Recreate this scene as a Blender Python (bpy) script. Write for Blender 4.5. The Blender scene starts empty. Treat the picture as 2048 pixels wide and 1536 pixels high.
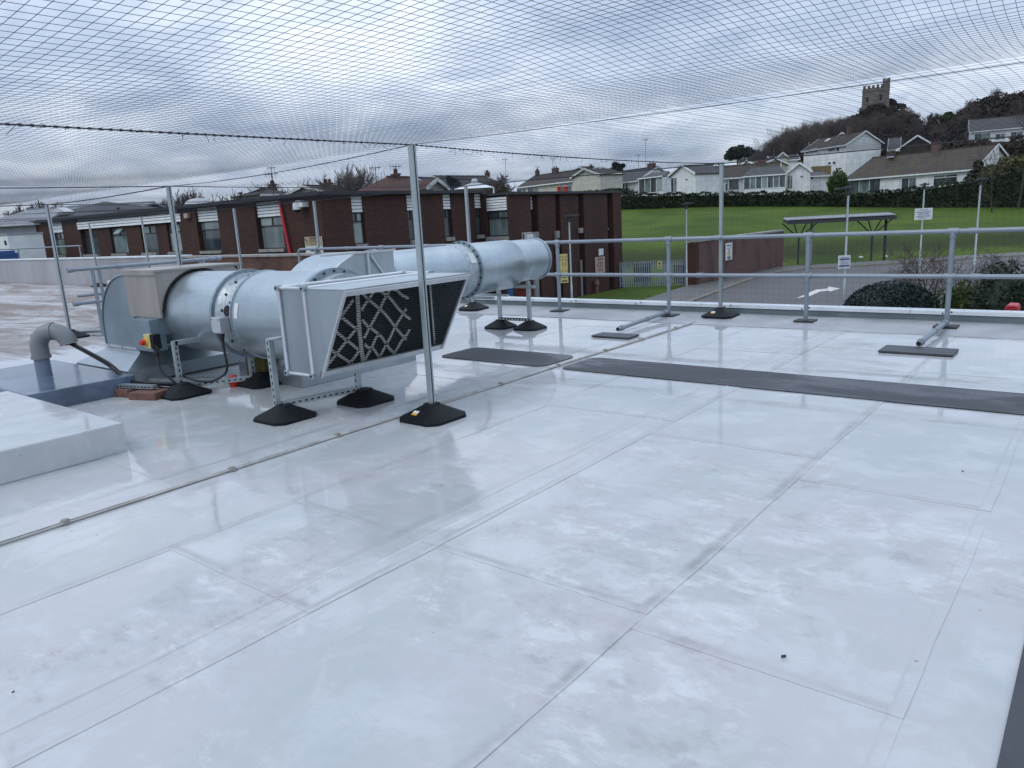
import bpy, math, random
import numpy as np
from mathutils import Vector, Matrix
SC = bpy.context.scene
COL = SC.collection
rnd = random.Random(7)
R = math.radians

# ------------------------------------------------------------------ camera
EYE = 1.5
CR = (0.781311, 0.62188, -0.053091)
CU = (-0.094303, 0.201708, 0.974895)
CF = (-0.616977, 0.75669, -0.216242)
FPX = 1493.45
cam = bpy.data.cameras.new('camera')
cam.sensor_width = 36.0
cam.lens = FPX / 2048 * 36.0
cam.clip_start = 0.05
cam.clip_end = 3000
camo = bpy.data.objects.new('camera', cam)
COL.objects.link(camo)
camo.matrix_world = Matrix(((CR[0], CU[0], -CF[0], 0), (CR[1], CU[1], -CF[1], 0), (CR[2], CU[2], -CF[2], EYE), (0, 0, 0, 1)))
SC.camera = camo

# ------------------------------------------------------------------ world and sun
SUN_EL, SUN_AZ = R(48), R(200)      # azimuth measured from +Y, clockwise
w = bpy.data.worlds.new('World')
SC.world = w
w.use_nodes = True
nt = w.node_tree
nt.nodes.clear()
def wn(t, **k):
    n = nt.nodes.new(t)
    for a, b in k.items():
        setattr(n, a, b)
    return n
out = wn('ShaderNodeOutputWorld')
bg = wn('ShaderNodeBackground')
sky = wn('ShaderNodeTexSky', sky_type='NISHITA', sun_disc=False, sun_elevation=SUN_EL, sun_rotation=SUN_AZ)
tc = wn('ShaderNodeTexCoord')
sep = wn('ShaderNodeSeparateXYZ')
nt.links.new(tc.outputs['Generated'], sep.inputs[0])
def wmath(op, a, b=None, clamp=False):
    n = wn('ShaderNodeMath', operation=op, use_clamp=clamp)
    for i, v in enumerate((a, b)):
        if v is None:
            continue
        if isinstance(v, (int, float)):
            n.inputs[i].default_value = v
        else:
            nt.links.new(v, n.inputs[i])
    return n.outputs[0]
zz = wmath('ADD', wmath('MAXIMUM', sep.outputs[2], 0.0), 0.22)
px_ = wmath('DIVIDE', sep.outputs[0], zz)
py_ = wmath('DIVIDE', sep.outputs[1], zz)
cmb = wn('ShaderNodeCombineXYZ')
nt.links.new(px_, cmb.inputs[0]); nt.links.new(py_, cmb.inputs[1])
def wnoise(scale, detail, rough, dist, off):
    n = wn('ShaderNodeTexNoise')
    n.inputs['Scale'].default_value = scale
    n.inputs['Detail'].default_value = detail
    n.inputs['Roughness'].default_value = rough
    n.inputs['Distortion'].default_value = dist
    m = wn('ShaderNodeVectorMath', operation='ADD')
    m.inputs[1].default_value = off
    nt.links.new(cmb.outputs[0], m.inputs[0])
    nt.links.new(m.outputs[0], n.inputs['Vector'])
    return n.outputs['Fac']
n1 = wnoise(1.0, 6, 0.52, 0.5, (3.1, 1.7, 0))
n2 = wnoise(3.1, 7, 0.55, 0.9, (7.3, 2.2, 4))
cl = wmath('ADD', wmath('MULTIPLY', n1, 0.66), wmath('MULTIPLY', n2, 0.34))
ramp = wn('ShaderNodeValToRGB')
ramp.color_ramp.elements[0].position = 0.36
ramp.color_ramp.elements[0].color = (0.325, 0.405, 0.555, 1)
ramp.color_ramp.elements[1].position = 0.64
ramp.color_ramp.elements[1].color = (0.775, 0.85, 0.965, 1)
e = ramp.color_ramp.elements.new(0.5); e.color = (0.50, 0.585, 0.735, 1)
nt.links.new(cl, ramp.inputs[0])
# duller towards the horizon, brighter towards the zenith, as under a real overcast
hz = wmath('MULTIPLY', wmath('MINIMUM', wmath('MAXIMUM', sep.outputs[2], 0.0), 0.6), 1.1)
hz2 = wmath('ADD', 0.90, hz)
sc_ = wn('ShaderNodeVectorMath', operation='SCALE')
nt.links.new(ramp.outputs[0], sc_.inputs[0]); nt.links.new(hz2, sc_.inputs['Scale'])
sc2 = wn('ShaderNodeVectorMath', operation='SCALE')
nt.links.new(sc_.outputs[0], sc2.inputs[0]); sc2.inputs['Scale'].default_value = 10.0
mx = wn('ShaderNodeMix', data_type='RGBA')
mx.inputs['Factor'].default_value = 0.94
nt.links.new(sky.outputs[0], mx.inputs['A']); nt.links.new(sc2.outputs[0], mx.inputs['B'])
nt.links.new(mx.outputs['Result'], bg.inputs['Color'])
bg.inputs['Strength'].default_value = 0.1
nt.links.new(bg.outputs[0], out.inputs['Surface'])

sun = bpy.data.lights.new('sun', 'SUN')
sun.energy = 0.6
sun.angle = R(25)
sun.color = (1.0, 0.97, 0.93)
suno = bpy.data.objects.new('sun', sun)
COL.objects.link(suno)
sd = Vector((math.sin(SUN_AZ) * math.cos(SUN_EL), math.cos(SUN_AZ) * math.cos(SUN_EL), math.sin(SUN_EL)))
suno.rotation_euler = sd.to_track_quat('Z', 'Y').to_euler()
suno.location = (0, -5, 20)
SC.view_settings.view_transform = 'Standard'
SC.view_settings.look = 'None'
SC.view_settings.gamma = 1.0
SC.view_settings.exposure = 0.25
SC.view_settings.use_curve_mapping = False
SC.cycles.max_bounces = 8
SC.cycles.transparent_max_bounces = 12

# ------------------------------------------------------------------ site survey: photo point -> place
_FH = (-0.63187, 0.77508)
def _ray(x, y):
    a = (x - 1024) / FPX; b = (y - 768) / FPX
    return [CF[i] + CR[i] * a - CU[i] * b for i in range(3)]
def at(x, y, D):
    d = _ray(x, y); t = D / (d[0] * _FH[0] + d[1] * _FH[1])
    return Vector((d[0] * t, d[1] * t, EYE + d[2] * t))
def onz(x, y, z=0.0):
    d = _ray(x, y); t = (z - EYE) / d[2]
    return Vector((d[0] * t, d[1] * t, z))
def onx(x, y, X):
    d = _ray(x, y); t = X / d[0]
    return Vector((X, d[1] * t, EYE + d[2] * t))
def ony(x, y, Y):
    d = _ray(x, y); t = Y / d[1]
    return Vector((d[0] * t, Y, EYE + d[2] * t))
def depth(p):
    return p[0] * _FH[0] + p[1] * _FH[1]
def fh(a, d):      # ground-plan point: d metres ahead, a metres to the right of the view axis
    return Vector((_FH[0] * d - _FH[1] * -a, _FH[1] * d - _FH[0] * a, 0))

# ------------------------------------------------------------------ mesh builder
class MB:
    def __init__(s):
        s.v = []; s.f = []; s.m = []; s.mi = 0
    def quadstrip(s, rings, closed=True, capa=True, capb=True):
        n = len(rings[0]); o = len(s.v)
        for r in rings:
            s.v += [tuple(p) for p in r]
        for i in range(len(rings) - 1):
            for j in range(n if closed else n - 1):
                k = (j + 1) % n
                s.add((o + i * n + j, o + i * n + k, o + (i + 1) * n + k, o + (i + 1) * n + j))
        if capa: s.add(tuple(o + j for j in range(n))[::-1])
        if capb: s.add(tuple(o + (len(rings) - 1) * n + j for j in range(n)))
        return s
    def add(s, f):
        s.f.append(f); s.m.append(s.mi)
    def box(s, a, b):
        x0, y0, z0 = a; x1, y1, z1 = b
        return s.quadstrip([[(x0, y0, z0), (x1, y0, z0), (x1, y1, z0), (x0, y1, z0)], [(x0, y0, z1), (x1, y0, z1), (x1, y1, z1), (x0, y1, z1)]])
    def obox(s, c, u, v, wv, hu, hv, hw):      # oriented box, half sizes
        c = Vector(c); u = Vector(u).normalized() * hu; v = Vector(v).normalized() * hv; wv = Vector(wv).normalized() * hw
        q = [(-1, -1), (1, -1), (1, 1), (-1, 1)]
        return s.quadstrip([[c + u * a + v * b - wv for a, b in q], [c + u * a + v * b + wv for a, b in q]])
    def bar(s, p, q, wd, ht, up=(0, 0, 1)):     # rectangular bar between two points
        p = Vector(p); q = Vector(q); d = (q - p)
        up = Vector(up)
        if abs(d.normalized().dot(up)) > 0.99: up = Vector((0, 1, 0))
        sd_ = d.cross(up).normalized(); u2 = sd_.cross(d).normalized()
        return s.obox((p + q) / 2, d, sd_, u2, d.length / 2, wd / 2, ht / 2)
    def tube(s, pts, r, n=8, caps=True):
        pts = [Vector(p) for p in pts]
        rs = r if isinstance(r, (list, tuple)) else [r] * len(pts)
        rings = []; prev = None
        for i, p in enumerate(pts):
            d = (pts[min(i + 1, len(pts) - 1)] - pts[max(i - 1, 0)]).normalized()
            if prev is None:
                ref = Vector((0, 0, 1)) if abs(d.z) < 0.9 else Vector((1, 0, 0))
                a = d.cross(ref).normalized()
            else:
                a = (prev - d * prev.dot(d)).normalized()
            prev = a; b = d.cross(a)
            rings.append([p + a * math.cos(2 * math.pi * k / n) * rs[i] + b * math.sin(2 * math.pi * k / n) * rs[i] for k in range(n)])
        return s.quadstrip(rings, True, caps, caps)
    def lathe(s, o, ax, prof, n=48, capa=True, capb=True):
        o = Vector(o); ax = Vector(ax).normalized()
        ref = Vector((0, 0, 1)) if abs(ax.z) < 0.9 else Vector((1, 0, 0))
        a = ax.cross(ref).normalized(); b = a.cross(ax)
        rings = [[o + ax * t + a * (math.cos(2 * math.pi * k / n) * r) + b * (math.sin(2 * math.pi * k / n) * r) for k in range(n)] for t, r in prof]
        return s.quadstrip(rings, True, capa, capb)
    def prism(s, poly, d):                      # planar outline pushed along d
        d = Vector(d); poly = [Vector(p) for p in poly]
        return s.quadstrip([poly, [p + d for p in poly]])
    def build(s, name, mat, parent=None, smooth=None, bevel=0.0):
        me = bpy.data.meshes.new(name)
        me.from_pydata([tuple(p) for p in s.v], [], s.f)
        mats = mat if isinstance(mat, (list, tuple)) else [mat]
        for m in mats: me.materials.append(m)
        if len(mats) > 1: me.polygons.foreach_set('material_index', s.m)
        import bmesh
        bm = bmesh.new(); bm.from_mesh(me)
        bmesh.ops.recalc_face_normals(bm, faces=bm.faces)
        if bevel:
            bmesh.ops.bevel(bm, geom=[e_ for e_ in bm.edges if e_.calc_face_angle(0) > 0.6], offset=bevel, segments=2, profile=0.6, affect='EDGES')
        bm.to_mesh(me); bm.free()
        if smooth:
            me.polygons.foreach_set('use_smooth', [True] * len(me.polygons))
            me.set_sharp_from_angle(angle=R(smooth))
        return link(name, me, parent)
def link(name, me, parent=None):
    o = bpy.data.objects.new(name, me)
    COL.objects.link(o)
    if parent is not None: adopt(o, parent)
    return o
def adopt(o, parent):
    o.parent = parent
    p = parent
    if p.parent is None:
        o.matrix_parent_inverse = Matrix.LocRotScale(p.location, p.rotation_euler, p.scale).inverted()
def thing(name, label, cat, loc=(0, 0, 0), group=None):
    o = bpy.data.objects.new(name, None)
    o.empty_display_size = 0.2
    COL.objects.link(o); o.location = loc
    return tag(o, label, cat, group)
def tag(o, label, cat, group=None, kind=None):
    if label: o['label'] = label
    if cat: o['category'] = cat
    if group: o['group'] = group
    if kind: o['kind'] = kind
    return o
def struct(o):
    o['kind'] = 'structure'; return o
KIDS = {}
def dup(root, delta, label, group=None, rotz=0.0):
    def cp(o, par):
        c = o.copy(); COL.objects.link(c)
        if par is not None: c.parent = par
        for ch in o.children: cp(ch, c)
        return c
    r = cp(root, None)
    r.location = root.location + Vector(delta)
    if rotz: r.rotation_euler = (0, 0, root.rotation_euler.z + rotz)
    r['label'] = label
    if group: r['group'] = group
    return r
def np_mesh(name, verts, quads, mat, parent=None, k=4):
    me = bpy.data.meshes.new(name)
    verts = np.asarray(verts, np.float32).reshape(-1, 3); quads = np.asarray(quads, np.int32).reshape(-1, k)
    me.vertices.add(len(verts)); me.vertices.foreach_set('co', verts.ravel())
    me.loops.add(quads.size); me.loops.foreach_set('vertex_index', quads.ravel())
    me.polygons.add(len(quads)); me.polygons.foreach_set('loop_start', np.arange(0, quads.size, k, dtype=np.int32))
    me.polygons.foreach_set('loop_total', np.full(len(quads), k, np.int32))
    for m in (mat if isinstance(mat, (list, tuple)) else [mat]): me.materials.append(m)
    me.update(); me.validate()
    return link(name, me, parent)

# ------------------------------------------------------------------ materials
MATS = {}
class NT:
    def __init__(s, name):
        s.m = bpy.data.materials.new(name); s.m.use_nodes = True
        s.t = s.m.node_tree; s.n = s.t.nodes; s.p = s.n['Principled BSDF']
        g = s.n.new('ShaderNodeNewGeometry'); s.pos = g.outputs['Position']
    def node(s, t, **k):
        x = s.n.new(t)
        for a, b in k.items(): setattr(x, a, b)
        return x
    def l(s, a, b): s.t.links.new(a, b)
    def val(s, sock, v):
        if isinstance(v, (int, float)): sock.default_value = v
        elif isinstance(v, tuple): sock.default_value = v if len(v) != 3 or sock.type == 'VECTOR' else (*v, 1)
        else: s.l(v, sock)
    def math(s, op, a, b=0.0, c=0.0, clamp=False):
        x = s.node('ShaderNodeMath', operation=op, use_clamp=clamp)
        s.val(x.inputs[0], a); s.val(x.inputs[1], b)
        if op in ('MULTIPLY_ADD', 'SMOOTH_MIN'): s.val(x.inputs[2], c)
        return x.outputs[0]
    def ss(s, v, a, b):
        x = s.node('ShaderNodeMapRange', interpolation_type='SMOOTHSTEP')
        s.val(x.inputs['Value'], v); x.inputs['From Min'].default_value = a; x.inputs['From Max'].default_value = b
        return x.outputs[0]
    def vec(s, scale=(1, 1, 1), off=(0, 0, 0), src=None, rot=(0, 0, 0)):
        x = s.node('ShaderNodeMapping')
        x.inputs['Scale'].default_value = scale; x.inputs['Location'].default_value = off; x.inputs['Rotation'].default_value = rot
        s.l(src or s.pos, x.inputs['Vector']); return x.outputs[0]
    def noise(s, scale, detail=5, rough=0.55, dist=0.0, v=None):
        x = s.node('ShaderNodeTexNoise')
        x.inputs['Scale'].default_value = scale; x.inputs['Detail'].default_value = detail
        x.inputs['Roughness'].default_value = rough; x.inputs['Distortion'].default_value = dist
        s.l(v or s.pos, x.inputs['Vector']); return x.outputs['Fac']
    def mix(s, f, a, b):
        x = s.node('ShaderNodeMix', data_type='RGBA')
        s.val(x.inputs['Factor'], f); s.val(x.inputs['A'], a); s.val(x.inputs['B'], b)
        return x.outputs['Result']
    def bump(s, h, strength, dist=0.01):
        x = s.node('ShaderNodeBump'); x.inputs['Strength'].default_value = strength; x.inputs['Distance'].default_value = dist
        s.l(h, x.inputs['Height']); s.l(x.outputs[0], s.p.inputs['Normal'])
    def set(s, **k):
        for a, v in k.items(): s.val(s.p.inputs[a.replace('_', ' ')], v)
        return s
    def rand(s):
        return s.node('ShaderNodeObjectInfo').outputs['Random']
def mat(name, col, rough=0.6, metal=0.0, var=0.25, scale=6.0, dark=None, bump=0.0, bscale=40.0, spec=0.5, streak=False):
    if name in MATS: return MATS[name]
    t = NT(name)
    v = t.vec((1, 1, 0.15)) if streak else None
    n = t.noise(scale, 6, 0.6, 0.3, v)
    dk = dark or tuple(c * (1 - var) for c in col)
    lt = tuple(min(1, c * (1 + var * 0.4)) for c in col)
    f = t.ss(n, 0.3, 0.7)
    t.set(Base_Color=t.mix(f, dk, lt), Metallic=metal, Roughness=t.math('MULTIPLY_ADD', n, 0.25, rough - 0.12), Specular_IOR_Level=spec)
    if bump: t.bump(t.noise(bscale, 4), bump)
    MATS[name] = t.m
    return t.m
def m_membrane():
    t = NT('white_membrane')
    sx = t.node('ShaderNodeSeparateXYZ'); t.l(t.pos, sx.inputs[0]); X, Y, Z = sx.outputs
    big = t.noise(0.55, 6, 0.55, 0.7, t.vec((1, 0.8, 1), (2.3, 4.1, 0)))
    mid = t.noise(2.6, 7, 0.62, 0.5)
    fine = t.noise(14, 6, 0.65, 0.4)
    # standing water: lies towards the far edge and around the plant, patchy in front
    bias = t.math('MULTIPLY', t.ss(Y, 3.0, 6.0), 0.22)
    bias = t.math('ADD', bias, t.math('MULTIPLY', t.ss(X, -2.3, -3.4), 0.08))
    far = t.math('MULTIPLY', t.ss(Y, 9.0, 9.35), 0.7)
    wet = t.math('SUBTRACT', t.math('ADD', t.math('ADD', big, bias), t.math('MULTIPLY', t.math('SUBTRACT', mid, 0.5), 0.22)), far)
    streak = t.noise(2.6, 7, 0.68, 0.5, t.vec((0.35, 1.9, 1), (3, 1, 0)))
    wet = t.math('ADD', wet, t.math('MULTIPLY', t.math('SUBTRACT', streak, 0.52), t.math('MULTIPLY_ADD', t.ss(Y, 3.5, 6.0), 0.62, 0.16)))
    pud = t.ss(wet, 0.485, 0.498)
    damp = t.ss(wet, 0.33, 0.50)
    pt = t.noise(0.9, 6, 0.62, 0.35, t.vec((1, 0.9, 1), (4.4, 7.7, 0)))
    c = t.mix(t.ss(pt, 0.42, 0.58), (0.487, 0.474, 0.485), (0.435, 0.460, 0.452))
    c = t.mix(t.ss(mid, 0.46, 0.66), c, (0.555, 0.565, 0.575))
    c = t.mix(t.math('MULTIPLY', t.ss(fine, 0.52, 0.75), 0.35), c, (0.56, 0.60, 0.61))
    bl = t.noise(1.3, 5, 0.6, 1.0, t.vec((1, 1, 1), (9, 3, 0)))
    c = t.mix(t.math('MULTIPLY', t.ss(bl, 0.54, 0.68), 0.5), c, (0.40, 0.44, 0.45))
    dry = t.math('SUBTRACT', 1.0, t.ss(wet, 0.47, 0.52))
    m2 = t.noise(5.5, 8, 0.74, 0.2, t.vec((0.7, 1.1, 1), (1, 5, 2)))
    c = t.mix(t.math('MULTIPLY', t.math('MULTIPLY', t.ss(m2, 0.50, 0.62), dry), 0.55), c, (0.66, 0.68, 0.68))
    c = t.mix(t.math('MULTIPLY', t.math('MULTIPLY', t.math('SUBTRACT', 1.0, t.ss(m2, 0.36, 0.47)), dry), 0.6), c, (0.355, 0.35, 0.352))
    wv = t.math('ADD', X, t.math('MULTIPLY', t.math('SUBTRACT', fine, 0.5), 0.03))
    for sx0, wd_, k_ in ((-1.300, 0.045, 0.75), (-2.42, 0.03, 0.5), (-2.66, 0.05, 0.35), (-0.405, 0.012, 0.3), (-3.53, 0.05, 0.5), (-4.64, 0.06, 0.5)):
        dd = t.math('ABSOLUTE', t.math('SUBTRACT', wv, sx0))
        g_ = t.math('MULTIPLY', t.math('SUBTRACT', 1.0, t.ss(dd, 0.0, wd_)), t.math('MULTIPLY', t.ss(t.math('ADD', t.math('MULTIPLY', mid, 0.6), t.math('MULTIPLY', pt, 0.4)), 0.40, 0.60), k_))
        c = t.mix(g_, c, (0.21, 0.20, 0.195))
    wy = t.math('ADD', Y, t.math('MULTIPLY', t.math('SUBTRACT', fine, 0.5), 0.03))
    for sy0, xa_, xb_, k_ in ((2.325, -2.44, -1.32, 0.6), (2.33, -3.55, -2.44, 0.35), (2.206, -1.32, -0.41, 0.4), (4.05, -1.32, -0.41, 0.5), (4.79, -3.55, -2.44, 0.45), (1.6, -3.55, -2.44, 0.5), (4.45, -2.44, -1.32, 0.4)):
        dd = t.math('ABSOLUTE', t.math('SUBTRACT', wy, sy0))
        inx = t.math('MULTIPLY', t.math('GREATER_THAN', X, xa_), t.math('LESS_THAN', X, xb_))
        g_ = t.math('MULTIPLY', t.math('MULTIPLY', t.math('SUBTRACT', 1.0, t.ss(dd, 0.0, 0.035)), inx), t.math('MULTIPLY', t.ss(mid, 0.38, 0.60), k_))
        c = t.mix(g_, c, (0.22, 0.21, 0.205))
    spk = t.node('ShaderNodeTexVoronoi'); spk.inputs['Scale'].default_value = 5.0; t.l(t.pos, spk.inputs['Vector'])
    sp2 = t.math('MULTIPLY', t.math('LESS_THAN', spk.outputs['Distance'], 0.03), t.ss(fine, 0.45, 0.5))
    c = t.mix(t.math('MULTIPLY', sp2, 0.75), c, (0.1, 0.09, 0.085))
    # scuffs
    sc = t.noise(3.5, 3, 0.5, 2.2, t.vec((0.4, 1.6, 1), (0, 0, 0), None, (0, 0, 0.5)))
    ring = t.math('LESS_THAN', t.math('ABSOLUTE', t.math('SUBTRACT', sc, 0.5)), 0.006)
    c = t.mix(t.math('MULTIPLY', ring, t.math('MULTIPLY', t.ss(mid, 0.45, 0.6), 0.35)), c, (0.42, 0.41, 0.43))
    c = t.mix(t.math('MULTIPLY', pud, 0.25), c, (0.46, 0.485, 0.495))
    rim = t.math('MULTIPLY', t.ss(wet, 0.455, 0.498), t.math('SUBTRACT', 1.0, pud))
    c = t.mix(t.math('MULTIPLY', rim, 0.12), c, (0.37, 0.36, 0.37))
    rr = t.math('MULTIPLY_ADD', t.math('SUBTRACT', 1.0, damp), 0.22, 0.17)
    rr = t.math('MULTIPLY', rr, t.math('SUBTRACT', 1.0, pud)); rr = t.math('ADD', rr, t.math('MULTIPLY', t.math('MULTIPLY', fine, 0.06), t.math('SUBTRACT', 1.0, pud)))
    rr = t.math('ADD', rr, 0.008)
    t.set(Base_Color=c, Roughness=rr, Specular_IOR_Level=0.55)
    ripple = t.noise(3.0, 2, 0.4, 0.3, t.vec((1.2, 0.5, 1)))
    h = t.math('ADD', t.math('MULTIPLY', ripple, t.math('MULTIPLY_ADD', t.math('SUBTRACT', 1.0, t.ss(wet, 0.36, 0.66)), 0.7, 0.10)), t.math('MULTIPLY', fine, 0.03))
    t.bump(h, 0.35, 0.02)
    return t.m
def m_oldroof():
    t = NT('stained_roof')
    s1 = t.noise(0.55, 7, 0.62, 1.2, t.vec((0.35, 1.6, 1)))
    s2 = t.noise(2.2, 6, 0.6, 0.8, t.vec((0.5, 1.8, 1)))
    c = t.mix(t.ss(s1, 0.38, 0.62), (0.20, 0.165, 0.14), (0.40, 0.39, 0.40))
    c = t.mix(t.math('MULTIPLY', t.ss(s2, 0.5, 0.7), 0.7), c, (0.17, 0.14, 0.115))
    sx = t.node('ShaderNodeSeparateXYZ'); t.l(t.pos, sx.inputs[0])
    edge = t.math('ADD', sx.outputs[0], t.math('MULTIPLY', t.math('SUBTRACT', s2, 0.5), 3.0))
    c = t.mix(t.ss(edge, -11.2, -10.7), c, (0.50, 0.52, 0.55))
    dv = t.node('ShaderNodeTexVoronoi'); dv.inputs['Scale'].default_value = 2.5; t.l(t.vec((1, 1.5, 1)), dv.inputs['Vector'])
    deb = t.math('MULTIPLY', t.math('LESS_THAN', dv.outputs['Distance'], 0.16), t.math('MULTIPLY', t.ss(s2, 0.47, 0.53), t.math('MULTIPLY', t.ss(edge, -15, -12.5), t.math('SUBTRACT', 1.0, t.ss(edge, -11.4, -11.0)))))
    c = t.mix(deb, c, (0.05, 0.04, 0.035))
    t.set(Base_Color=c, Roughness=t.math('MULTIPLY_ADD', t.ss(s1, 0.45, 0.6), -0.3, 0.62), Specular_IOR_Level=0.32)
    t.bump(s2, 0.2, 0.02)
    return t.m
def m_galv(name, col, rough, spangle=0.35, streak=False, metal=0.85):
    t = NT(name)
    vo = t.node('ShaderNodeTexVoronoi'); vo.inputs['Scale'].default_value = 45.0; t.l(t.pos, vo.inputs['Vector'])
    cs = t.node('ShaderNodeSeparateXYZ'); t.l(vo.outputs['Color'], cs.inputs[0])
    n = t.noise(2.2, 6, 0.6, 0.6, t.vec((1, 1, 0.25)) if streak else None)
    f = t.math('ADD', t.math('MULTIPLY', cs.outputs[0], spangle), t.math('MULTIPLY', n, 1 - spangle))
    c = t.mix(t.ss(f, 0.25, 0.75), tuple(x * 0.85 for x in col), tuple(min(1, x * 1.08) for x in col))
    st = t.noise(5, 6, 0.65, 0.5, t.vec((1.6, 1.6, 0.12)))
    c = t.mix(t.math('MULTIPLY', t.ss(st, 0.58, 0.74), 0.28), c, tuple(x * 0.55 for x in col))
    t.set(Base_Color=c, Metallic=metal, Roughness=t.math('MULTIPLY_ADD', n, 0.25, rough - 0.1))
    t.bump(t.noise(1.7, 3, 0.5), 0.12, 0.03)
    MATS[name] = t.m
    return t.m
def m_brick(name, c1, c2, mortar, bw=0.225, bh=0.075, stain=(0.028, 0.020, 0.018)):
    t = NT(name)
    sx = t.node('ShaderNodeSeparateXYZ'); t.l(t.pos, sx.inputs[0])
    cx = t.node('ShaderNodeCombineXYZ'); t.l(t.math('ADD', sx.outputs[0], sx.outputs[1]), cx.inputs[0]); t.l(sx.outputs[2], cx.inputs[1])
    b = t.node('ShaderNodeTexBrick')
    b.inputs['Scale'].default_value = 1.0; b.inputs['Brick Width'].default_value = bw; b.inputs['Row Height'].default_value = bh
    b.inputs['Mortar Size'].default_value = 0.007; b.inputs['Mortar Smooth'].default_value = 0.3
    b.inputs['Color1'].default_value = (*c1, 1); b.inputs['Color2'].default_value = (*c2, 1); b.inputs['Mortar'].default_value = (*mortar, 1)
    t.l(cx.outputs[0], b.inputs['Vector'])
    n = t.noise(0.7, 6, 0.62, 0.4, t.vec((1, 1, 0.3)))
    c = t.mix(t.math('MULTIPLY', t.ss(n, 0.45, 0.72), 0.65), b.outputs['Color'], stain)
    n2 = t.noise(9, 4, 0.6)
    c = t.mix(t.math('MULTIPLY', t.ss(n2, 0.5, 0.8), 0.4), c, tuple(min(1, x * 1.5) for x in c1))
    t.set(Base_Color=c, Roughness=0.8, Specular_IOR_Level=0.3)
    t.bump(t.math('SUBTRACT', 1.0, b.outputs['Fac']), 0.5, 0.01)
    MATS[name] = t.m
    return t.m
def m_leaf(name, c1, c2, rough=0.55):
    t = NT(name)
    n = t.noise(1.1, 4, 0.6); n2 = t.noise(9, 3, 0.6)
    f = t.math('ADD', t.math('MULTIPLY', n, 0.55), t.math('MULTIPLY', n2, 0.45))
    t.set(Base_Color=t.mix(t.ss(f, 0.35, 0.65), c1, c2), Roughness=rough, Specular_IOR_Level=0.3)
    MATS[name] = t.m
    return t.m
def m_roof(name, c1, c2, course=0.32, moss=None):
    t = NT(name)
    sx = t.node('ShaderNodeSeparateXYZ'); t.l(t.pos, sx.inputs[0])
    wv = t.math('FRACT', t.math('MULTIPLY', sx.outputs[2], 1 / (course * 0.45)))
    n = t.noise(0.8, 6, 0.65, 0.4); n2 = t.noise(5, 4, 0.6)
    c = t.mix(t.ss(t.math('ADD', t.math('MULTIPLY', n, 0.6), t.math('MULTIPLY', n2, 0.4)), 0.35, 0.65), c1, c2)
    c = t.mix(t.math('MULTIPLY', t.math('LESS_THAN', wv, 0.25), 0.35), c, tuple(x * 0.4 for x in c1))
    if moss:
        c = t.mix(t.math('MULTIPLY', t.ss(t.noise(0.55, 7, 0.7, 0.5, t.vec((1, 1, 1), (5, 2, 1))), 0.5, 0.68), 0.85), c, moss)
    t.set(Base_Color=c, Roughness=0.75, Specular_IOR_Level=0.35)
    MATS[name] = t.m
    return t.m
def m_glass(name, col=(0.05, 0.07, 0.07), rough=0.06):
    t = NT(name)
    n = t.noise(1.4, 3, 0.5, 0, t.vec((1, 1, 0.4)))
    t.set(Base_Color=t.mix(t.ss(n, 0.3, 0.7), tuple(x * 0.6 for x in col), tuple(min(1, x * 1.4) for x in col)), Roughness=rough, Specular_IOR_Level=0.6)
    MATS[name] = t.m
    return t.m

M_MEM = m_membrane()
M_OLD = m_oldroof()
M_SLOPE_SHADE = mat('slope_shade_membrane', (0.36, 0.37, 0.385), 0.40, 0, 0.22, 1.6, bump=0.05, bscale=8)  # roof membrane with the shading of the kerb slope in its colour
M_DUCT = m_galv('duct_steel', (0.45, 0.52, 0.555), 0.33, 0.12, True, 0.85)
M_CASE = m_galv('spangled_steel', (0.42, 0.47, 0.49), 0.42, 0.75, False, 0.75)
M_FLANGE = m_galv('flange_steel', (0.30, 0.36, 0.40), 0.42, 0.4, False, 0.8)
M_POLE = m_galv('post_steel', (0.44, 0.49, 0.50), 0.40, 0.12, True, 0.8)
M_SHEET = m_galv('sheet_steel', (0.38, 0.43, 0.46), 0.34, 0.06, True, 0.85)
M_RAIL = m_galv('rail_steel', (0.27, 0.31, 0.35), 0.5, 0.08, False, 0.5)
M_ALU = m_galv('frame_aluminium', (0.66, 0.68, 0.70), 0.35, 0.1, False, 0.8)
M_PAINT = mat('grey_paint', (0.20, 0.26, 0.30), 0.42, 0.25, 0.2, 2.0)
M_BEIGE = mat('stainless_cover', (0.36, 0.33, 0.30), 0.42, 0.35, 0.2, 3.0, streak=True)
M_RUB = mat('black_rubber', (0.008, 0.009, 0.012), 0.62, 0, 0.3, 12, bump=0.1, spec=0.25)
M_BLACK = mat('black_void', (0.006, 0.006, 0.007), 0.7, 0, 0.1, 8)
M_SLOT = mat('slot_shadow', (0.02, 0.022, 0.025), 0.8, 0, 0.1, 8)
M_WIRE = mat('black_wire', (0.012, 0.014, 0.02), 0.6, 0, 0.1, 8)
M_NET = mat('net_twine', (0.012, 0.016, 0.028), 0.7, 0, 0.1, 8)
M_CABLE = mat('black_cable', (0.012, 0.013, 0.015), 0.4, 0, 0.2, 8)
M_TAPE = mat('pale_conductor', (0.50, 0.49, 0.46), 0.5, 0, 0.3, 6)
M_CLIP = mat('clip_grey', (0.24, 0.23, 0.21), 0.6, 0, 0.4, 30)
M_TRIM = mat('white_trim', (0.62, 0.66, 0.68), 0.35, 0, 0.12, 3)
M_KERB = mat('kerb_grey', (0.15, 0.19, 0.20), 0.45, 0, 0.2, 3)
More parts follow.
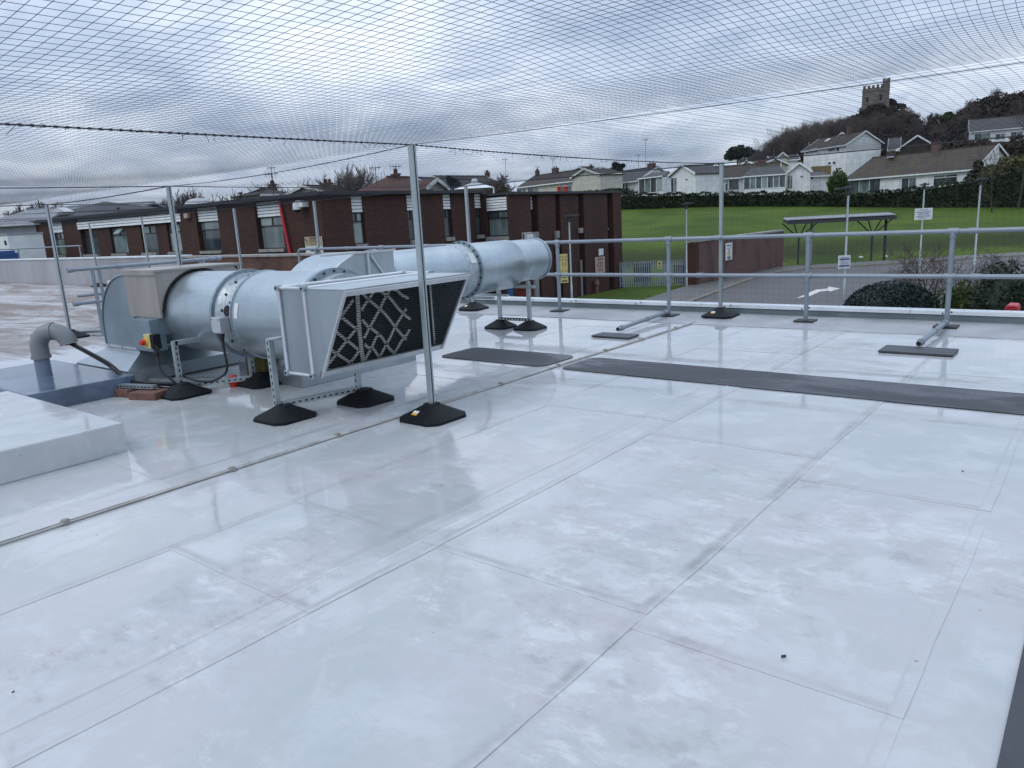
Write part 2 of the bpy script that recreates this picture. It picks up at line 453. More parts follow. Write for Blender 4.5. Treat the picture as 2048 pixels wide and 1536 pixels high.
def m_walkway():
    t = NT('walkway_grey')
    n = t.noise(1.6, 6, 0.6, 0.4, t.vec((0.5, 1.3, 1))); f = t.noise(60, 3, 0.6)
    c = t.mix(t.ss(n, 0.35, 0.65), (0.026, 0.028, 0.037), (0.045, 0.048, 0.058))
    c = t.mix(t.math('MULTIPLY', t.ss(f, 0.55, 0.75), 0.3), c, (0.09, 0.09, 0.10))
    t.set(Base_Color=c, Roughness=t.math('MULTIPLY_ADD', t.ss(n, 0.48, 0.66), -0.30, 0.48), Specular_IOR_Level=0.32)
    t.bump(f, 0.25, 0.01)
    return t.m
M_MAT = m_walkway()
M_DKROOF = mat('dark_membrane', (0.05, 0.055, 0.065), 0.5, 0, 0.3, 3, bump=0.2, bscale=200)
M_PLINTH = mat('blue_grey_membrane', (0.13, 0.17, 0.24), 0.14, 0, 0.45, 2.4)
M_PVC = mat('grey_plastic', (0.20, 0.21, 0.22), 0.45, 0, 0.12, 3)
M_PVCB = mat('blue_grey_plastic', (0.17, 0.21, 0.27), 0.35, 0, 0.12, 3)
M_WHITE = mat('white_paint', (0.72, 0.74, 0.75), 0.5, 0, 0.12, 2)
M_WHITEW = mat('white_render', (0.70, 0.71, 0.72), 0.75, 0, 0.14, 0.8)
M_CREAM = mat('cream_render', (0.48, 0.46, 0.40), 0.8, 0, 0.15, 0.8)
M_PARW = mat('lined_parapet', (0.36, 0.355, 0.375), 0.5, 0, 0.25, 0.9, streak=True)
M_FRAME = mat('dark_frame', (0.028, 0.016, 0.016), 0.5, 0, 0.2, 5)
M_SILL = mat('stone_sill', (0.30, 0.29, 0.27), 0.8, 0, 0.35, 5)
M_FASC = mat('dark_fascia', (0.035, 0.035, 0.042), 0.6, 0, 0.3, 1.5)
M_RED = mat('red_paint', (0.45, 0.015, 0.03), 0.4, 0, 0.15, 5)
M_ORANGE = mat('red_plastic', (0.55, 0.03, 0.015), 0.45, 0, 0.15, 5)
M_YELLOW = mat('yellow_plastic', (0.55, 0.48, 0.20), 0.5, 0, 0.15, 5)
M_OLIVE = mat('olive_plastic', (0.10, 0.085, 0.01), 0.6, 0, 0.3, 5)
M_BLUE = mat('blue_paint', (0.02, 0.07, 0.22), 0.5, 0, 0.2, 5)
M_LABEL = mat('paper_label', (0.66, 0.67, 0.68), 0.5, 0, 0.06, 5)
M_SIGNY = mat('sign_yellow', (0.55, 0.47, 0.18), 0.5, 0, 0.08, 5)
M_SIGNP = mat('sign_pink', (0.40, 0.30, 0.26), 0.5, 0, 0.1, 8)
M_SIGNT = mat('sign_tan', (0.40, 0.33, 0.22), 0.5, 0, 0.1, 8)
M_INK = mat('sign_ink', (0.02, 0.025, 0.05), 0.5, 0, 0.1, 8)
M_BROWNINK = mat('sign_brown_ink', (0.10, 0.06, 0.03), 0.5, 0, 0.1, 8)
M_BRICK = m_brick('dark_red_brick', (0.080, 0.032, 0.024), (0.046, 0.021, 0.018), (0.052, 0.036, 0.032))
M_BRICK2 = m_brick('brown_brick', (0.14, 0.075, 0.05), (0.09, 0.05, 0.04), (0.07, 0.055, 0.045))
M_BRICK3 = m_brick('grey_red_brick', (0.15, 0.085, 0.07), (0.11, 0.06, 0.055), (0.09, 0.075, 0.065))
M_LBRICK = mat('loose_brick', (0.17, 0.085, 0.062), 0.8, 0, 0.35, 25, bump=0.3, bscale=90)
M_GLASS = m_glass('window_glass', (0.13, 0.17, 0.17))
M_GLASSD = m_glass('dark_window_glass', (0.05, 0.065, 0.07))
M_BLIND = mat('pale_blind', (0.30, 0.35, 0.34), 0.4, 0, 0.2, 1.2)
M_TARMAC = mat('tarmac', (0.085, 0.083, 0.085), 0.6, 0, 0.25, 1.3, bump=0.15, bscale=60)
M_PAVE = mat('pavement_tarmac', (0.12, 0.118, 0.115), 0.65, 0, 0.25, 1.5)
M_KSTONE = mat('kerb_stone', (0.24, 0.21, 0.17), 0.8, 0, 0.3, 3)
M_LINE = mat('road_paint', (0.62, 0.60, 0.57), 0.6, 0, 0.2, 4)
M_SOIL = mat('soil', (0.04, 0.032, 0.025), 0.9, 0, 0.3, 2)
M_TREAD = mat('tower_stone', (0.155, 0.14, 0.125), 0.9, 0, 0.4, 0.8, bump=0.5, bscale=2.5)
M_TOWERD = mat('tower_opening', (0.02, 0.02, 0.022), 0.9)
M_RSLATE = m_roof('slate_roof', (0.035, 0.035, 0.042), (0.062, 0.06, 0.066))
M_RMOSS = m_roof('mossy_tile_roof', (0.036, 0.028, 0.025), (0.058, 0.046, 0.039), moss=(0.060, 0.052, 0.020))
M_RBROWN = m_roof('brown_tile_roof', (0.046, 0.036, 0.029), (0.072, 0.056, 0.045), moss=(0.085, 0.070, 0.022))
M_RRED = m_roof('red_tile_roof', (0.085, 0.040, 0.030), (0.125, 0.058, 0.042))
M_RGREY = m_roof('grey_tile_roof', (0.060, 0.060, 0.063), (0.10, 0.10, 0.105))
M_RFELT = mat('grey_felt_roof', (0.30, 0.31, 0.34), 0.6, 0, 0.2, 0.6)
M_BARK = mat('bark', (0.060, 0.048, 0.042), 0.9, 0, 0.35, 3)
M_TWIG = mat('twig', (0.095, 0.075, 0.066), 0.9, 0, 0.3, 2)
M_TWIGL = mat('pale_twig', (0.14, 0.115, 0.095), 0.9, 0, 0.3, 2)
M_LHEDGE = m_leaf('hedge_leaf', (0.010, 0.017, 0.008), (0.030, 0.042, 0.016))
M_LDARK = m_leaf('dark_leaf', (0.008, 0.018, 0.010), (0.022, 0.040, 0.018))
M_LGREEN = m_leaf('green_leaf', (0.025, 0.055, 0.012), (0.06, 0.105, 0.025))
M_LGREENB = m_leaf('bright_leaf', (0.045, 0.085, 0.014), (0.10, 0.15, 0.03))
M_LOLIVE = m_leaf('olive_leaf', (0.045, 0.052, 0.015), (0.10, 0.105, 0.028))
M_LBLUE = m_leaf('blue_green_leaf', (0.010, 0.019, 0.016), (0.026, 0.042, 0.034))
M_BRAMBLE = m_leaf('bramble', (0.022, 0.018, 0.017), (0.058, 0.046, 0.040), 0.9)
M_FENCEW = mat('timber_fence', (0.20, 0.15, 0.07), 0.8, 0, 0.3, 2)
M_TENT = mat('white_canvas', (0.62, 0.64, 0.66), 0.6, 0, 0.15, 1)
def m_grass():
    t = NT('grass')
    n = t.noise(0.12, 6, 0.62, 0.5); n2 = t.noise(2.5, 6, 0.7); n3 = t.noise(30, 3, 0.6)
    c = t.mix(t.ss(n, 0.35, 0.65), (0.048, 0.088, 0.010), (0.086, 0.134, 0.016))
    c = t.mix(t.math('MULTIPLY', t.ss(n2, 0.42, 0.7), 0.6), c, (0.062, 0.078, 0.026))
    c = t.mix(t.math('MULTIPLY', t.ss(n3, 0.5, 0.7), 0.35), c, (0.02, 0.04, 0.01))
    sz = t.node('ShaderNodeSeparateXYZ'); t.l(t.pos, sz.inputs[0])
    zj = t.math('ADD', sz.outputs[2], t.math('MULTIPLY', t.math('SUBTRACT', n2, 0.5), 1.2))
    verge = t.math('MULTIPLY', t.ss(zj, -3.42, -3.1), t.math('SUBTRACT', 1.0, t.ss(zj, -2.7, -1.9)))
    c = t.mix(t.math('MULTIPLY', verge, 0.75), c, (0.022, 0.027, 0.010))
    c = t.mix(t.ss(zj, 9.5, 12.0), c, (0.030, 0.026, 0.018))
    t.set(Base_Color=c, Roughness=0.9, Specular_IOR_Level=0.15)
    t.bump(n3, 0.6, 0.05)
    return t.m
M_GRASS = m_grass()

# ------------------------------------------------------------------ terrain
def sst(a, b, x):
    x = max(0.0, min(1.0, (x - a) / (b - a))); return x * x * (3 - 2 * x)
GZ = -3.5
def ground_z(x, y):
    D = depth((x, y)); a = (x * CR[0] + y * CR[1]) / math.hypot(CR[0], CR[1])
    xp = 1024 + a / max(D, 1.0) * FPX
    rf = sst(1250, 1720, xp)
    ks = [(0, GZ), (64, GZ), (116, 2.3), (140, 3.4), (180, 4 + 7 * rf), (235, 4.5 + 14 * rf), (300, 4.5 + 17 * rf), (420, 4 + 10 * rf), (900, 2)]
    z = ks[-1][1]
    for (d0, z0), (d1, z1) in zip(ks, ks[1:]):
        if D <= d1:
            z = z0 + (z1 - z0) * max(0.0, (D - d0) / (d1 - d0)); break
    z += 15.5 * math.exp(-((xp - 1740) / 75) ** 2 - ((D - 292) / 30) ** 2)
    z += 10.0 * sst(1820, 1960, xp) * math.exp(-((D - 250) / 60) ** 2)
    return z
def build_ground():
    ds = [-60, -20, 0, 10, 20, 30, 40, 50, 58, 64, 70, 78, 86, 94, 102, 109, 116, 124, 132, 140, 150, 160, 170, 180, 192, 205, 220, 235, 250, 265, 280, 295, 310, 330, 360, 420, 520, 700, 1000, 1500]
    na = 60; V = []; Fc = []
    for d in ds:
        for i in range(na + 1):
            u = -1 + 2 * i / na
            a = u * (90 + abs(d) * 1.15)
            p = fh(a, d); V.append((p.x, p.y, ground_z(p.x, p.y) if d > 0 else GZ))
    n = na + 1
    for j in range(len(ds) - 1):
        for i in range(na):
            Fc.append((j * n + i, j * n + i + 1, (j + 1) * n + i + 1, (j + 1) * n + i))
    o = np_mesh('ground', V, Fc, M_GRASS)
    o.data.polygons.foreach_set('use_smooth', [True] * len(o.data.polygons))
    return struct(o)
build_ground()

def flat(name, pts, z, m, th=0.0):
    b = MB()
    if th: b.prism([(p[0], p[1], z - th) for p in pts], (0, 0, th))
    else:
        o = len(b.v); b.v += [(p[0], p[1], z) for p in pts]; b.add(tuple(range(o, o + len(pts))))
    return struct(b.build(name, m))
# road sheet with kerbed pavement on its outer side
kl = [(-15.5, 24), (-17.2, 32), (-17.93, 38.3), (-19.1, 47.1), (-19.6, 52), (-19.5, 56.3), (-18.4, 59.0), (-15.8, 60.9), (-11.5, 65.0), (-7.1, 69.8), (3, 77), (25, 92)]
road_pts = kl + [(40, 80), (30, 30), (0, 22)]
flat('road', road_pts, GZ + 0.006, M_TARMAC)
def offset_line(pts, d):
    res = []
    for i, p in enumerate(pts):
        a = Vector(pts[max(0, i - 1)]); b = Vector(pts[min(len(pts) - 1, i + 1)])
        t_ = (b - a).normalized(); res.append((p[0] - t_.y * d, p[1] + t_.x * d))
    return res
kin = offset_line(kl, 0.0); kout = offset_line(kl, 0.16)
pin = offset_line(kl, 0.17); pout = offset_line(kl, 2.9)
def strip(name, A, B_, z, m, th):
    b = MB()
    for i in range(len(A) - 1):
        b.prism([(A[i][0], A[i][1], z - th), (A[i + 1][0], A[i + 1][1], z - th), (B_[i + 1][0], B_[i + 1][1], z - th), (B_[i][0], B_[i][1], z - th)], (0, 0, th))
    return struct(b.build(name, m))
strip('kerb', kin, kout, GZ + 0.12, M_KSTONE, 0.2)
strip('pavement', pin, pout, GZ + 0.11, M_PAVE, 0.2)
# second footpath running up behind the palisade
flat('footpath', [(-22.5, 62), (-21.6, 62), (-23.2, 73), (-27.5, 74), (-31, 60), (-29, 58)], GZ + 0.012, M_PAVE)
# painted arrow on the road
b = MB()
ar = [onz(*p, GZ + 0.012) for p in [(1593, 596), (1612, 588), (1632, 579), (1655, 577), (1657, 573), (1680, 577), (1660, 583), (1656, 581), (1640, 583), (1620, 592)]]
b.v += [tuple(p) for p in ar]; b.add(tuple(range(len(ar))))
struct(b.build('road_marking', M_LINE))

# ------------------------------------------------------------------ our roof
b = MB()
b.box((-40, -8, GZ), (3.2, 10.05, -0.006))
roof = struct(b.build('roof', M_DKROOF))
# white membrane laid in lapped sheets, running away from the viewer
xe = [-0.10, -0.41, -1.32, -2.44, -3.55, -4.66, -5.77, -6.88, -7.99, -9.6]
cuts = {0: [-6, 1.1, 10.05], 1: [-6, 2.206, 4.05, 7.2, 10.05], 2: [-6, -1.2, 2.32, 4.45, 8.1, 10.05], 3: [-6, 1.6, 2.33, 4.79, 7.6, 10.05], 4: [-6, 0.2, 3.1, 6.0, 10.05], 5: [-6, 2.1, 5.2, 8.6, 10.05]}
for i in range(len(xe) - 1):
    x1, x0 = xe[i], xe[i + 1]
    ys = cuts.get(i, [-6, 1.8, 4.9, 10.05])
    for y0, y1 in zip(ys, ys[1:]):
        b = MB()
        lap = 0.05 if i < len(xe) - 2 else 0.0
        zl, zr = 0.0, (0.0035 if i < 4 else 0.0014)
        nseg = max(6, int((y1 - y0) / 0.12)); wv_ = lambda y, ph: 0.004 * math.sin(y * 1.7 + ph) + 0.0022 * math.sin(y * 5.3 + ph * 2) + 0.0012 * math.sin(y * 13.1 + ph)
        top = []
        for k in range(nseg + 1):
            y = y0 - 0.03 + (y1 - y0 + 0.03) * k / nseg; e0 = 0.0022 * (1 - k / nseg)
            xr_ = x1 + lap * (i > 0) + (wv_(y, i * 1.3) if i > 0 else 0)
            b.v += [(x0, y, zl + e0), (xr_, y, zr + e0 + 0.0006 * math.sin(y * 9 + i)), (xr_, y, -0.004)]
        for k in range(nseg):
            o = 3 * k; b.add((o, o + 1, o + 4, o + 3)); b.add((o + 1, o + 2, o + 5, o + 4))
        o = len(b.v); b.v += [(x0, y0 - 0.03, -0.004), (x0, y1, -0.004)]
        b.add((0, 1, 2, o)); b.add((3 * nseg, 3 * nseg + 1, 3 * nseg + 2, o + 1))
        b.build('membrane_sheet', M_MEM, roof)
# membrane slope rising to the kerb, its shade put into a darker grey
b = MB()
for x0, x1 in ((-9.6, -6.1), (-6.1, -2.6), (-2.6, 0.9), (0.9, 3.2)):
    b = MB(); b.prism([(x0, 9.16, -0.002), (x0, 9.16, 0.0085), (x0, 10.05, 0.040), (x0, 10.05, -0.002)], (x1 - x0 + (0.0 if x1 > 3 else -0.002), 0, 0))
    b.build('shaded_slope', M_SLOPE_SHADE, roof)
# weld ribs beside the laps
for x, wd, y0, y1 in [(-2.50, 0.05, -5, 9.2), (-2.60, 0.018, -5, 9.2)]:
    b = MB()
    n = 60; pts = []
    for k in range(n):
        y = y0 + (y1 - y0) * k / (n - 1)
        pts.append((x + 0.006 * math.sin(y * 2.1) + 0.004 * math.sin(y * 7.3), y))
    for k in range(n - 1):
        (xa, ya), (xb, yb) = pts[k], pts[k + 1]
        o = len(b.v)
        b.v += [(xa - wd / 2, ya, 0.0015), (xa, ya, 0.0085), (xa + wd / 2, ya, 0.0015), (xb - wd / 2, yb, 0.0015), (xb, yb, 0.0085), (xb + wd / 2, yb, 0.0015)]
        b.add((o, o + 1, o + 4, o + 3)); b.add((o + 1, o + 2, o + 5, o + 4))
    b.build('weld_seam', M_MEM, roof, smooth=60)
# raised stained roof on the far left
b = MB(); b.box((-40, -8, -0.003), (-9.6, 10.79, 0.08))
struct(b.build('stained_roof', M_OLD, None, bevel=0.01))
# dark felt strip at the right
b = MB(); b.box((-0.122, -6, -0.004), (3.0, 3.1, 0.014)); struct(b.build('felt_strip', M_DKROOF))
# kerb of the roof edge: grey upstand, white capping with screws
b = MB()
b.box((-11.5, 10.05, -0.004), (3.2, 10.20, 0.116))
kerb = struct(b.build('roof_kerb', M_KERB))
xs = [-11.5, -7.2, -4.6, -1.9, 0.55, 3.2]
for x0, x1 in zip(xs, xs[1:]):
    b = MB()
    b.prism([(x0 + 0.003, 10.030, 0.118), (x0 + 0.003, 10.042, 0.158), (x0 + 0.003, 10.055, 0.165), (x0 + 0.003, 10.21, 0.165), (x0 + 0.003, 10.21, 0.118)], (x1 - x0 - 0.006, 0, 0))
    cp = b.build('capping', M_TRIM, kerb, smooth=30)
    b = MB()
    k = x0 + 0.35
    while k < x1 - 0.2:
        for dx, zc in ((0, 0.130), (0.09, 0.150)):
            b.lathe((k + dx, 10.037, zc), (0, -1, 0.2), [(0, 0.011), (0.006, 0.010), (0.009, 0.004)], 8)
        k += 1.05 + 0.25 * rnd.random()
    b.build('screw', M_SLOT, cp)['kind'] = 'stuff'

# ------------------------------------------------------------------ parapet beyond the left roof
b = MB(); b.box((-40, 10.8, 0.0), (-20.6, 11.15, 0.94))
o = b.build('parapet_wall', M_PARW); tag(o, 'pale lined parapet wall closing the stained roof on the left', 'wall')
b = MB(); b.box((-40, 10.77, 0.94), (-20.6, 11.18, 0.98)); b.build('coping', M_TRIM, o)
t = thing('brick_parapet', 'low brown brick parapet behind the ducts with a thin stone coping', 'wall', (-16, 10.9, 0))
b = MB(); b.box((-20.597, 10.8, -0.5), (-11.5, 11.15, 0.90)); b.build('wall', M_BRICK2, t)
b = MB(); b.box((-20.597, 10.76, 0.902), (-11.5, 11.19, 0.95)); b.build('coping', M_SILL, t)

# ------------------------------------------------------------------ walkway mats
def rounded(x0, x1, y0, y1, r, n=5):
    P = []
    for cx, cy, a0 in ((x1 - r, y1 - r, 0), (x0 + r, y1 - r, 90), (x0 + r, y0 + r, 180), (x1 - r, y0 + r, 270)):
        for k in range(n + 1):
            a = R(a0 + 90 * k / n); P.append((cx + r * math.cos(a), cy + r * math.sin(a)))
    return P
for x0, x1, lab in ((-5.95, -4.47, 'short grey walkway mat laid between the duct and the roof conductor'), (-4.27, 1.9, 'long dark grey walkway mat running right across the wet roof')):
    b = MB(); b.prism([(x, y, 0.002) for x, y in rounded(x0, x1, 5.98, 6.63, 0.12)], (0, 0, 0.010))
    tag(b.build('walkway_mat', M_MAT), lab, 'mat', 'grey walkway mats')

# ------------------------------------------------------------------ plinths and kerb boxes at the left
b = MB(); b.box((-7.74, -2, 0.0), (-5.47, 2.27, 0.22))
o = b.build('roof_upstand', M_MEM, None, bevel=0.012); tag(o, 'white membrane covered plinth at the left edge of the roof', 'plinth')
b = MB(); b.box((-9.55, 2.35, 0.0), (-7.55, 3.32, 0.18))
o = b.build('roof_plinth', M_PLINTH, None, bevel=0.012); tag(o, 'wet blue grey plinth carrying the gooseneck pipe', 'plinth')

# ------------------------------------------------------------------ gooseneck pipe
base = Vector((-8.47, 2.83, 0.18))
lat = Vector((0.775, 0.63, 0)).normalized()
t = thing('gooseneck_pipe', 'grey plastic gooseneck vent pipe bent over beside the duct skirt', 'pipe', base)
b = MB(); b.tube([base - Vector((0, 0, 0.02)), base + Vector((0, 0, 0.20))], 0.072, 20); b.build('riser', M_PVCB, t, smooth=40)
b = MB(); pts = []
rb = 0.155; c0 = base + Vector((0, 0, 0.30)) + lat * rb
pts.append(base + Vector((0, 0, 0.185)))
for k in range(13):
    a = math.pi - math.pi * 0.97 * k / 12
    pts.append(c0 + lat * (rb * math.cos(a)) + Vector((0, 0, rb * math.sin(a))))
b.tube(pts, [0.084] * len(pts), 20); b.build('bend', M_PVC, t, smooth=40)
b = MB(); b.tube([base + Vector((0, 0, 0.185)), base + Vector((0, 0, 0.215))], 0.093, 20)
b.build('collar', M_PVC, t, smooth=40); b = MB()
top = c0 + Vector((0, 0, rb))
b.tube([top - lat * 0.02, top + lat * 0.02], 0.091, 20)
b.build('collar', M_PVC, t, smooth=40)
b = MB(); e_ = pts[-1]; b.tube([e_ + Vector((0, 0, -0.004)), e_ + Vector((0, 0, 0.0))], 0.07, 16); b.build('mouth', M_BLACK, t)
# cables out of the pipe, over the bricks to the control box
t = thing('cable_bundle', 'bundle of black cables hanging from the gooseneck pipe to the bricks', 'cable', tuple(e_))
tgt = [e_ + Vector((0, 0, 0.02)), Vector((-7.86, 3.22, 0.28)), Vector((-7.62, 3.27, 0.13)), Vector((-7.3, 3.36, 0.10)), Vector((-7.0, 3.62, 0.06))]
def smooth_path(P, n=8):
    P = [Vector(p) for p in P]; res = []
    for i in range(len(P) - 1):
        p0 = P[max(i - 1, 0)]; p1 = P[i]; p2 = P[i + 1]; p3 = P[min(i + 2, len(P) - 1)]
        for k in range(n):
            u = k / n
            res.append(0.5 * ((2 * p1) + (p2 - p0) * u + (2 * p0 - 5 * p1 + 4 * p2 - p3) * u * u + (3 * p1 - p0 - 3 * p2 + p3) * u ** 3))
    res.append(P[-1]); return res
for q in range(5):
    off = Vector((rnd.uniform(-.022, .022), rnd.uniform(-.022, .022), rnd.uniform(-.012, .012)))
    b = MB(); b.tube(smooth_path([p + off * (1 if i else 0.8) for i, p in enumerate(tgt[: 5 if q < 3 else 4])]), 0.011, 8)
    b.build('cable', M_CABLE, t, smooth=60)

# ------------------------------------------------------------------ black rubber feet and slotted struts
def foot_mb(c, s=0.205, h=0.105, top=0.06):
    b = MB(); x, y, z = c
    def ring(a, ch, zz): return [(x + p * a, y + q * a, zz) for p, q in ((1, 1 - ch), (1 - ch, 1), (-(1 - ch), 1), (-1, 1 - ch), (-1, -(1 - ch)), (-(1 - ch), -1), (1 - ch, -1), (1, -(1 - ch)))]
    b.quadstrip([ring(s, 0.3, z), ring(s, 0.3, z + 0.022), ring(top, 0.35, z + h), ring(top * 0.9, 0.35, z + h + 0.012)])
    return b
def slotted(p, q, wd, ht, face, step=0.055, sl=0.026, sw=0.013):
    """strut channel with a row of dark slots on one face"""
    b = MB(); b.bar(p, q, wd, ht); b.mi = 1
    p = Vector(p); q = Vector(q); d = (q - p).normalized(); L = (q - p).length
    f = Vector(face).normalized(); s_ = d.cross(f).normalized()
    offs = abs(f.dot(d.cross(Vector((0, 0, 1)) if abs(d.z) < .99 else Vector((0, 1, 0))).normalized()))
    half = (wd if offs > 0.5 else ht) / 2
    k = step * 0.6
    while k < L - 0.02:
        b.obox(p + d * k + f * (half + 0.0005), d, s_, f, sl / 2, sw / 2, 0.001)
        k += step
    return b
# ------------------------------------------------------------------ ductwork 1: intake hood, fan, elbow
Y1, Z1, R1 = 4.12, 0.722, 0.415
duct = thing('intake_duct', 'round galvanised intake duct with louvred filter hood and flared roof skirt', 'duct', (-6.6, 4.12, 0))
A = (1, 0, 0)
def ring_prof(t0, t1, r): return [(t0, r - 0.03), (t0, r), (t1, r), (t1, r - 0.03)]
b = MB(); b.lathe((-7.62, Y1, Z1), A, [(0, R1), (1.00, R1)], 64)
cyl = b.build('duct_section', M_DUCT, duct, smooth=40)
b = MB(); b.lathe((-6.64, Y1, Z1), A, [(0, R1), (0, R1 + 0.022), (0.035, R1 + 0.022), (0.035, R1 - 0.05), (0, R1 - 0.05)], 64, False, False)
fl = b.build('flange', M_FLANGE, duct, smooth=40)
b = MB(); b.lathe((-6.61, Y1, Z1), A, [(0, R1 - 0.008), (0.05, R1 - 0.045), (0.28, R1 - 0.04), (0.30, R1)], 64)
case = b.build('fan_casing', M_CASE, duct, smooth=40)
b = MB(); b.lathe((-6.31, Y1, Z1), A, [(0, R1 + 0.012), (0.012, R1 + 0.012), (0.014, R1), (0.97, R1), (0.98, R1)], 64)
b.build('duct_section', M_DUCT, duct, smooth=40)
b = MB(); b.lathe((-5.32, Y1, Z1), A, [(0, R1), (0, R1 + 0.03), (0.05, R1 + 0.03), (0.05, R1 - 0.06)], 64)
fl2 = b.build('flange', M_FLANGE, duct, smooth=40)
b = MB(); b.lathe((-5.29, Y1, Z1), A, [(0, R1 - 0.02), (0.16, R1 - 0.02)], 48); b.build('fan_casing', M_CASE, duct, smooth=40)
# bolts on the flange and casing, hand hole and label
def on_cyl(x, ang, r=R1):      # ang: 0 = towards viewer (-Y), 90 = top
    a = R(ang); n = Vector((0, -math.cos(a), math.sin(a)))
    return Vector((x, Y1, Z1)) + n * r, n
b = MB()
for ang in range(-60, 130, 24):
    p, n = on_cyl(-6.52, ang, R1 - 0.045); b.lathe(p, n, [(0, 0.013), (0.014, 0.013), (0.018, 0.006)], 8)
    p, n = on_cyl(-6.40, ang + 12, R1 - 0.042); b.lathe(p, n, [(0, 0.010), (0.012, 0.010)], 8)
b.build('bolt', M_SLOT, case)['kind'] = 'stuff'
b = MB()
for ang in range(-60, 130, 15):
    p, n = on_cyl(-5.27, ang, R1 - 0.005); b.lathe(p, n, [(0, 0.012), (0.016, 0.012)], 8)
b.build('bolt', M_SLOT, fl2)['kind'] = 'stuff'
p, n = on_cyl(-6.44, 12, R1 - 0.043); b = MB(); b.lathe(p - n * 0.01, n, [(0, 0.052), (0.014, 0.052)], 20); b.build('access_hole', M_BLACK, case)
b = MB()
for k in range(6):
    a0, a1 = 3 + k * 3.2, 3 + (k + 1) * 3.2
    P = [on_cyl(-6.25, a0, R1 + 0.003)[0], on_cyl(-6.19, a0, R1 + 0.003)[0], on_cyl(-6.19, a1, R1 + 0.003)[0], on_cyl(-6.25, a1, R1 + 0.003)[0]]
    o = len(b.v); b.v += [tuple(q) for q in P]; b.add((o, o + 1, o + 2, o + 3))
b.build('label', M_LABEL, duct)
# aluminium junction box with its drop cable
p, n = on_cyl(-6.47, -6, R1 - 0.03)
b = MB(); b.obox(p + n * 0.05, (1, 0, 0), (0, 0, 1), (0, 1, 0), 0.075, 0.075, 0.05); jb = b.build('junction_box', M_ALU, duct, bevel=0.008)
b = MB()
for sx_ in (-1, 1):
    for sz_ in (-1, 1): b.lathe(p + n * 0.095 + Vector((sx_ * 0.06, 0, sz_ * 0.06)), (0, -1, 0), [(0, 0.007), (0.008, 0.006)], 8)
b.build('screw', M_SLOT, jb)['kind'] = 'stuff'
b = MB(); b.tube(smooth_path([p + Vector((0, -0.05, -0.075)), p + Vector((0.01, -0.055, -0.2)), p + Vector((0.01, -0.05, -0.42)), Vector((-6.55, 3.65, 0.17)), Vector((-6.75, 3.62, 0.12)), Vector((-7.0, 3.55, 0.16)), Vector((-7.17, 3.48, 0.30)), Vector((-7.24, 3.42, 0.48))]), 0.012, 10); b.build('drop_cable', M_CABLE, duct, smooth=60)
b = MB(); b.tube([p + Vector((0, -0.05, -0.075)), p + Vector((0.004, -0.052, -0.16))], [0.03, 0.016], 12); b.build('cable_gland', M_CABLE, duct, smooth=60)
# elbow with flat cheeks, turning down into the roof
yc0, yc1 = 3.66, 4.58
prof = []
xr, zt, xl = -8.0, 1.135, -8.90
for k in range(11):
    a = R(90 + 9 * k); prof.append((-8.2 + 0.70 * math.cos(a), zt - 0.62 + 0.62 * math.sin(a)))
prof = [(-7.585, zt)] + prof + [(xl, 0.34), (-8.12, 0.34), (-8.12, 0.52), (-7.585, 0.52)]
b = MB(); b.prism([(x, yc0, z) for x, z in prof], (0, yc1 - yc0, 0)); b.build('elbow', M_PAINT, duct, smooth=35)
b = MB()      # folded edge around the cheek
b.tube([(x, yc0 - 0.006, z) for x, z in prof[:13]], 0.010, 6); b.build('elbow_rim', M_SHEET, duct, smooth=60)
# clamp rail between elbow and skirt
b = MB(); b.bar((-8.93, yc0 - 0.01, 0.345), (-8.08, yc0 - 0.01, 0.345), 0.03, 0.022); b.bar((-8.09, yc0 - 0.02, 0.345), (-8.09, yc1 + 0.02, 0.345), 0.03, 0.022)
for k in (-8.82, -8.5, -8.14): b.box((k, yc0 - 0.035, 0.33), (k + 0.03, yc0 - 0.01, 0.36))
b.build('clamp_rail', M_ALU, duct)
# flared skirt
def rect(x0, x1, y0, y1, z): return [(x0, y0, z), (x1, y0, z), (x1, y1, z), (x0, y1, z)]
b = MB(); b.quadstrip([rect(-8.90, -8.10, 3.66, 4.58, 0.338), rect(-8.92, -8.08, 3.64, 4.6, 0.30), rect(-9.20, -7.94, 3.42, 4.84, 0.155), rect(-9.20, -7.94, 3.42, 4.84, 0.02)])
b.build('skirt', M_SHEET, duct, smooth=25)
# stainless cover over the fan joint, cut round for the duct
b = MB()
arc = [(Y1 - (R1 + 0.02) * math.cos(R(a)), Z1 + (R1 + 0.02) * math.sin(R(a))) for a in range(8, 173, 6)]
out_ = [(3.67, 0.70), (3.67, 1.145), (4.60, 1.145), (4.60, 0.70)]
b.box((-8.20, 3.655, 0.70), (-7.52, 3.675, 1.15)); b.box((-8.20, 4.58, 0.70), (-7.52, 4.60, 1.15)); b.box((-8.20, 3.675, 0.70), (-8.18, 4.58, 1.15))
b.box((-8.20, 3.655, 1.150), (-7.52, 4.60, 1.165))
fan = [(3.675, 0.70), (3.675, 1.15), (4.58, 1.15), (4.58, 0.70)]
n = len(arc); o = len(b.v)
outer = []
for k in range(n):
    a = R(8 + k * 6); dy, dz = -math.cos(a), math.sin(a)
    sc = min(((3.675 - Y1) / dy) if dy < -1e-6 else 9, ((4.58 - Y1) / dy) if dy > 1e-6 else 9, (1.15 - Z1) / dz)
    outer.append((Y1 + dy * max(sc, R1 + 0.021), Z1 + dz * max(sc, R1 + 0.021)))
for k in range(n):
    b.v += [(-7.52, arc[k][0], arc[k][1]), (-7.52, outer[k][0], outer[k][1])]
for k in range(n - 1): b.add((o + 2 * k, o + 2 * k + 1, o + 2 * k + 3, o + 2 * k + 2))
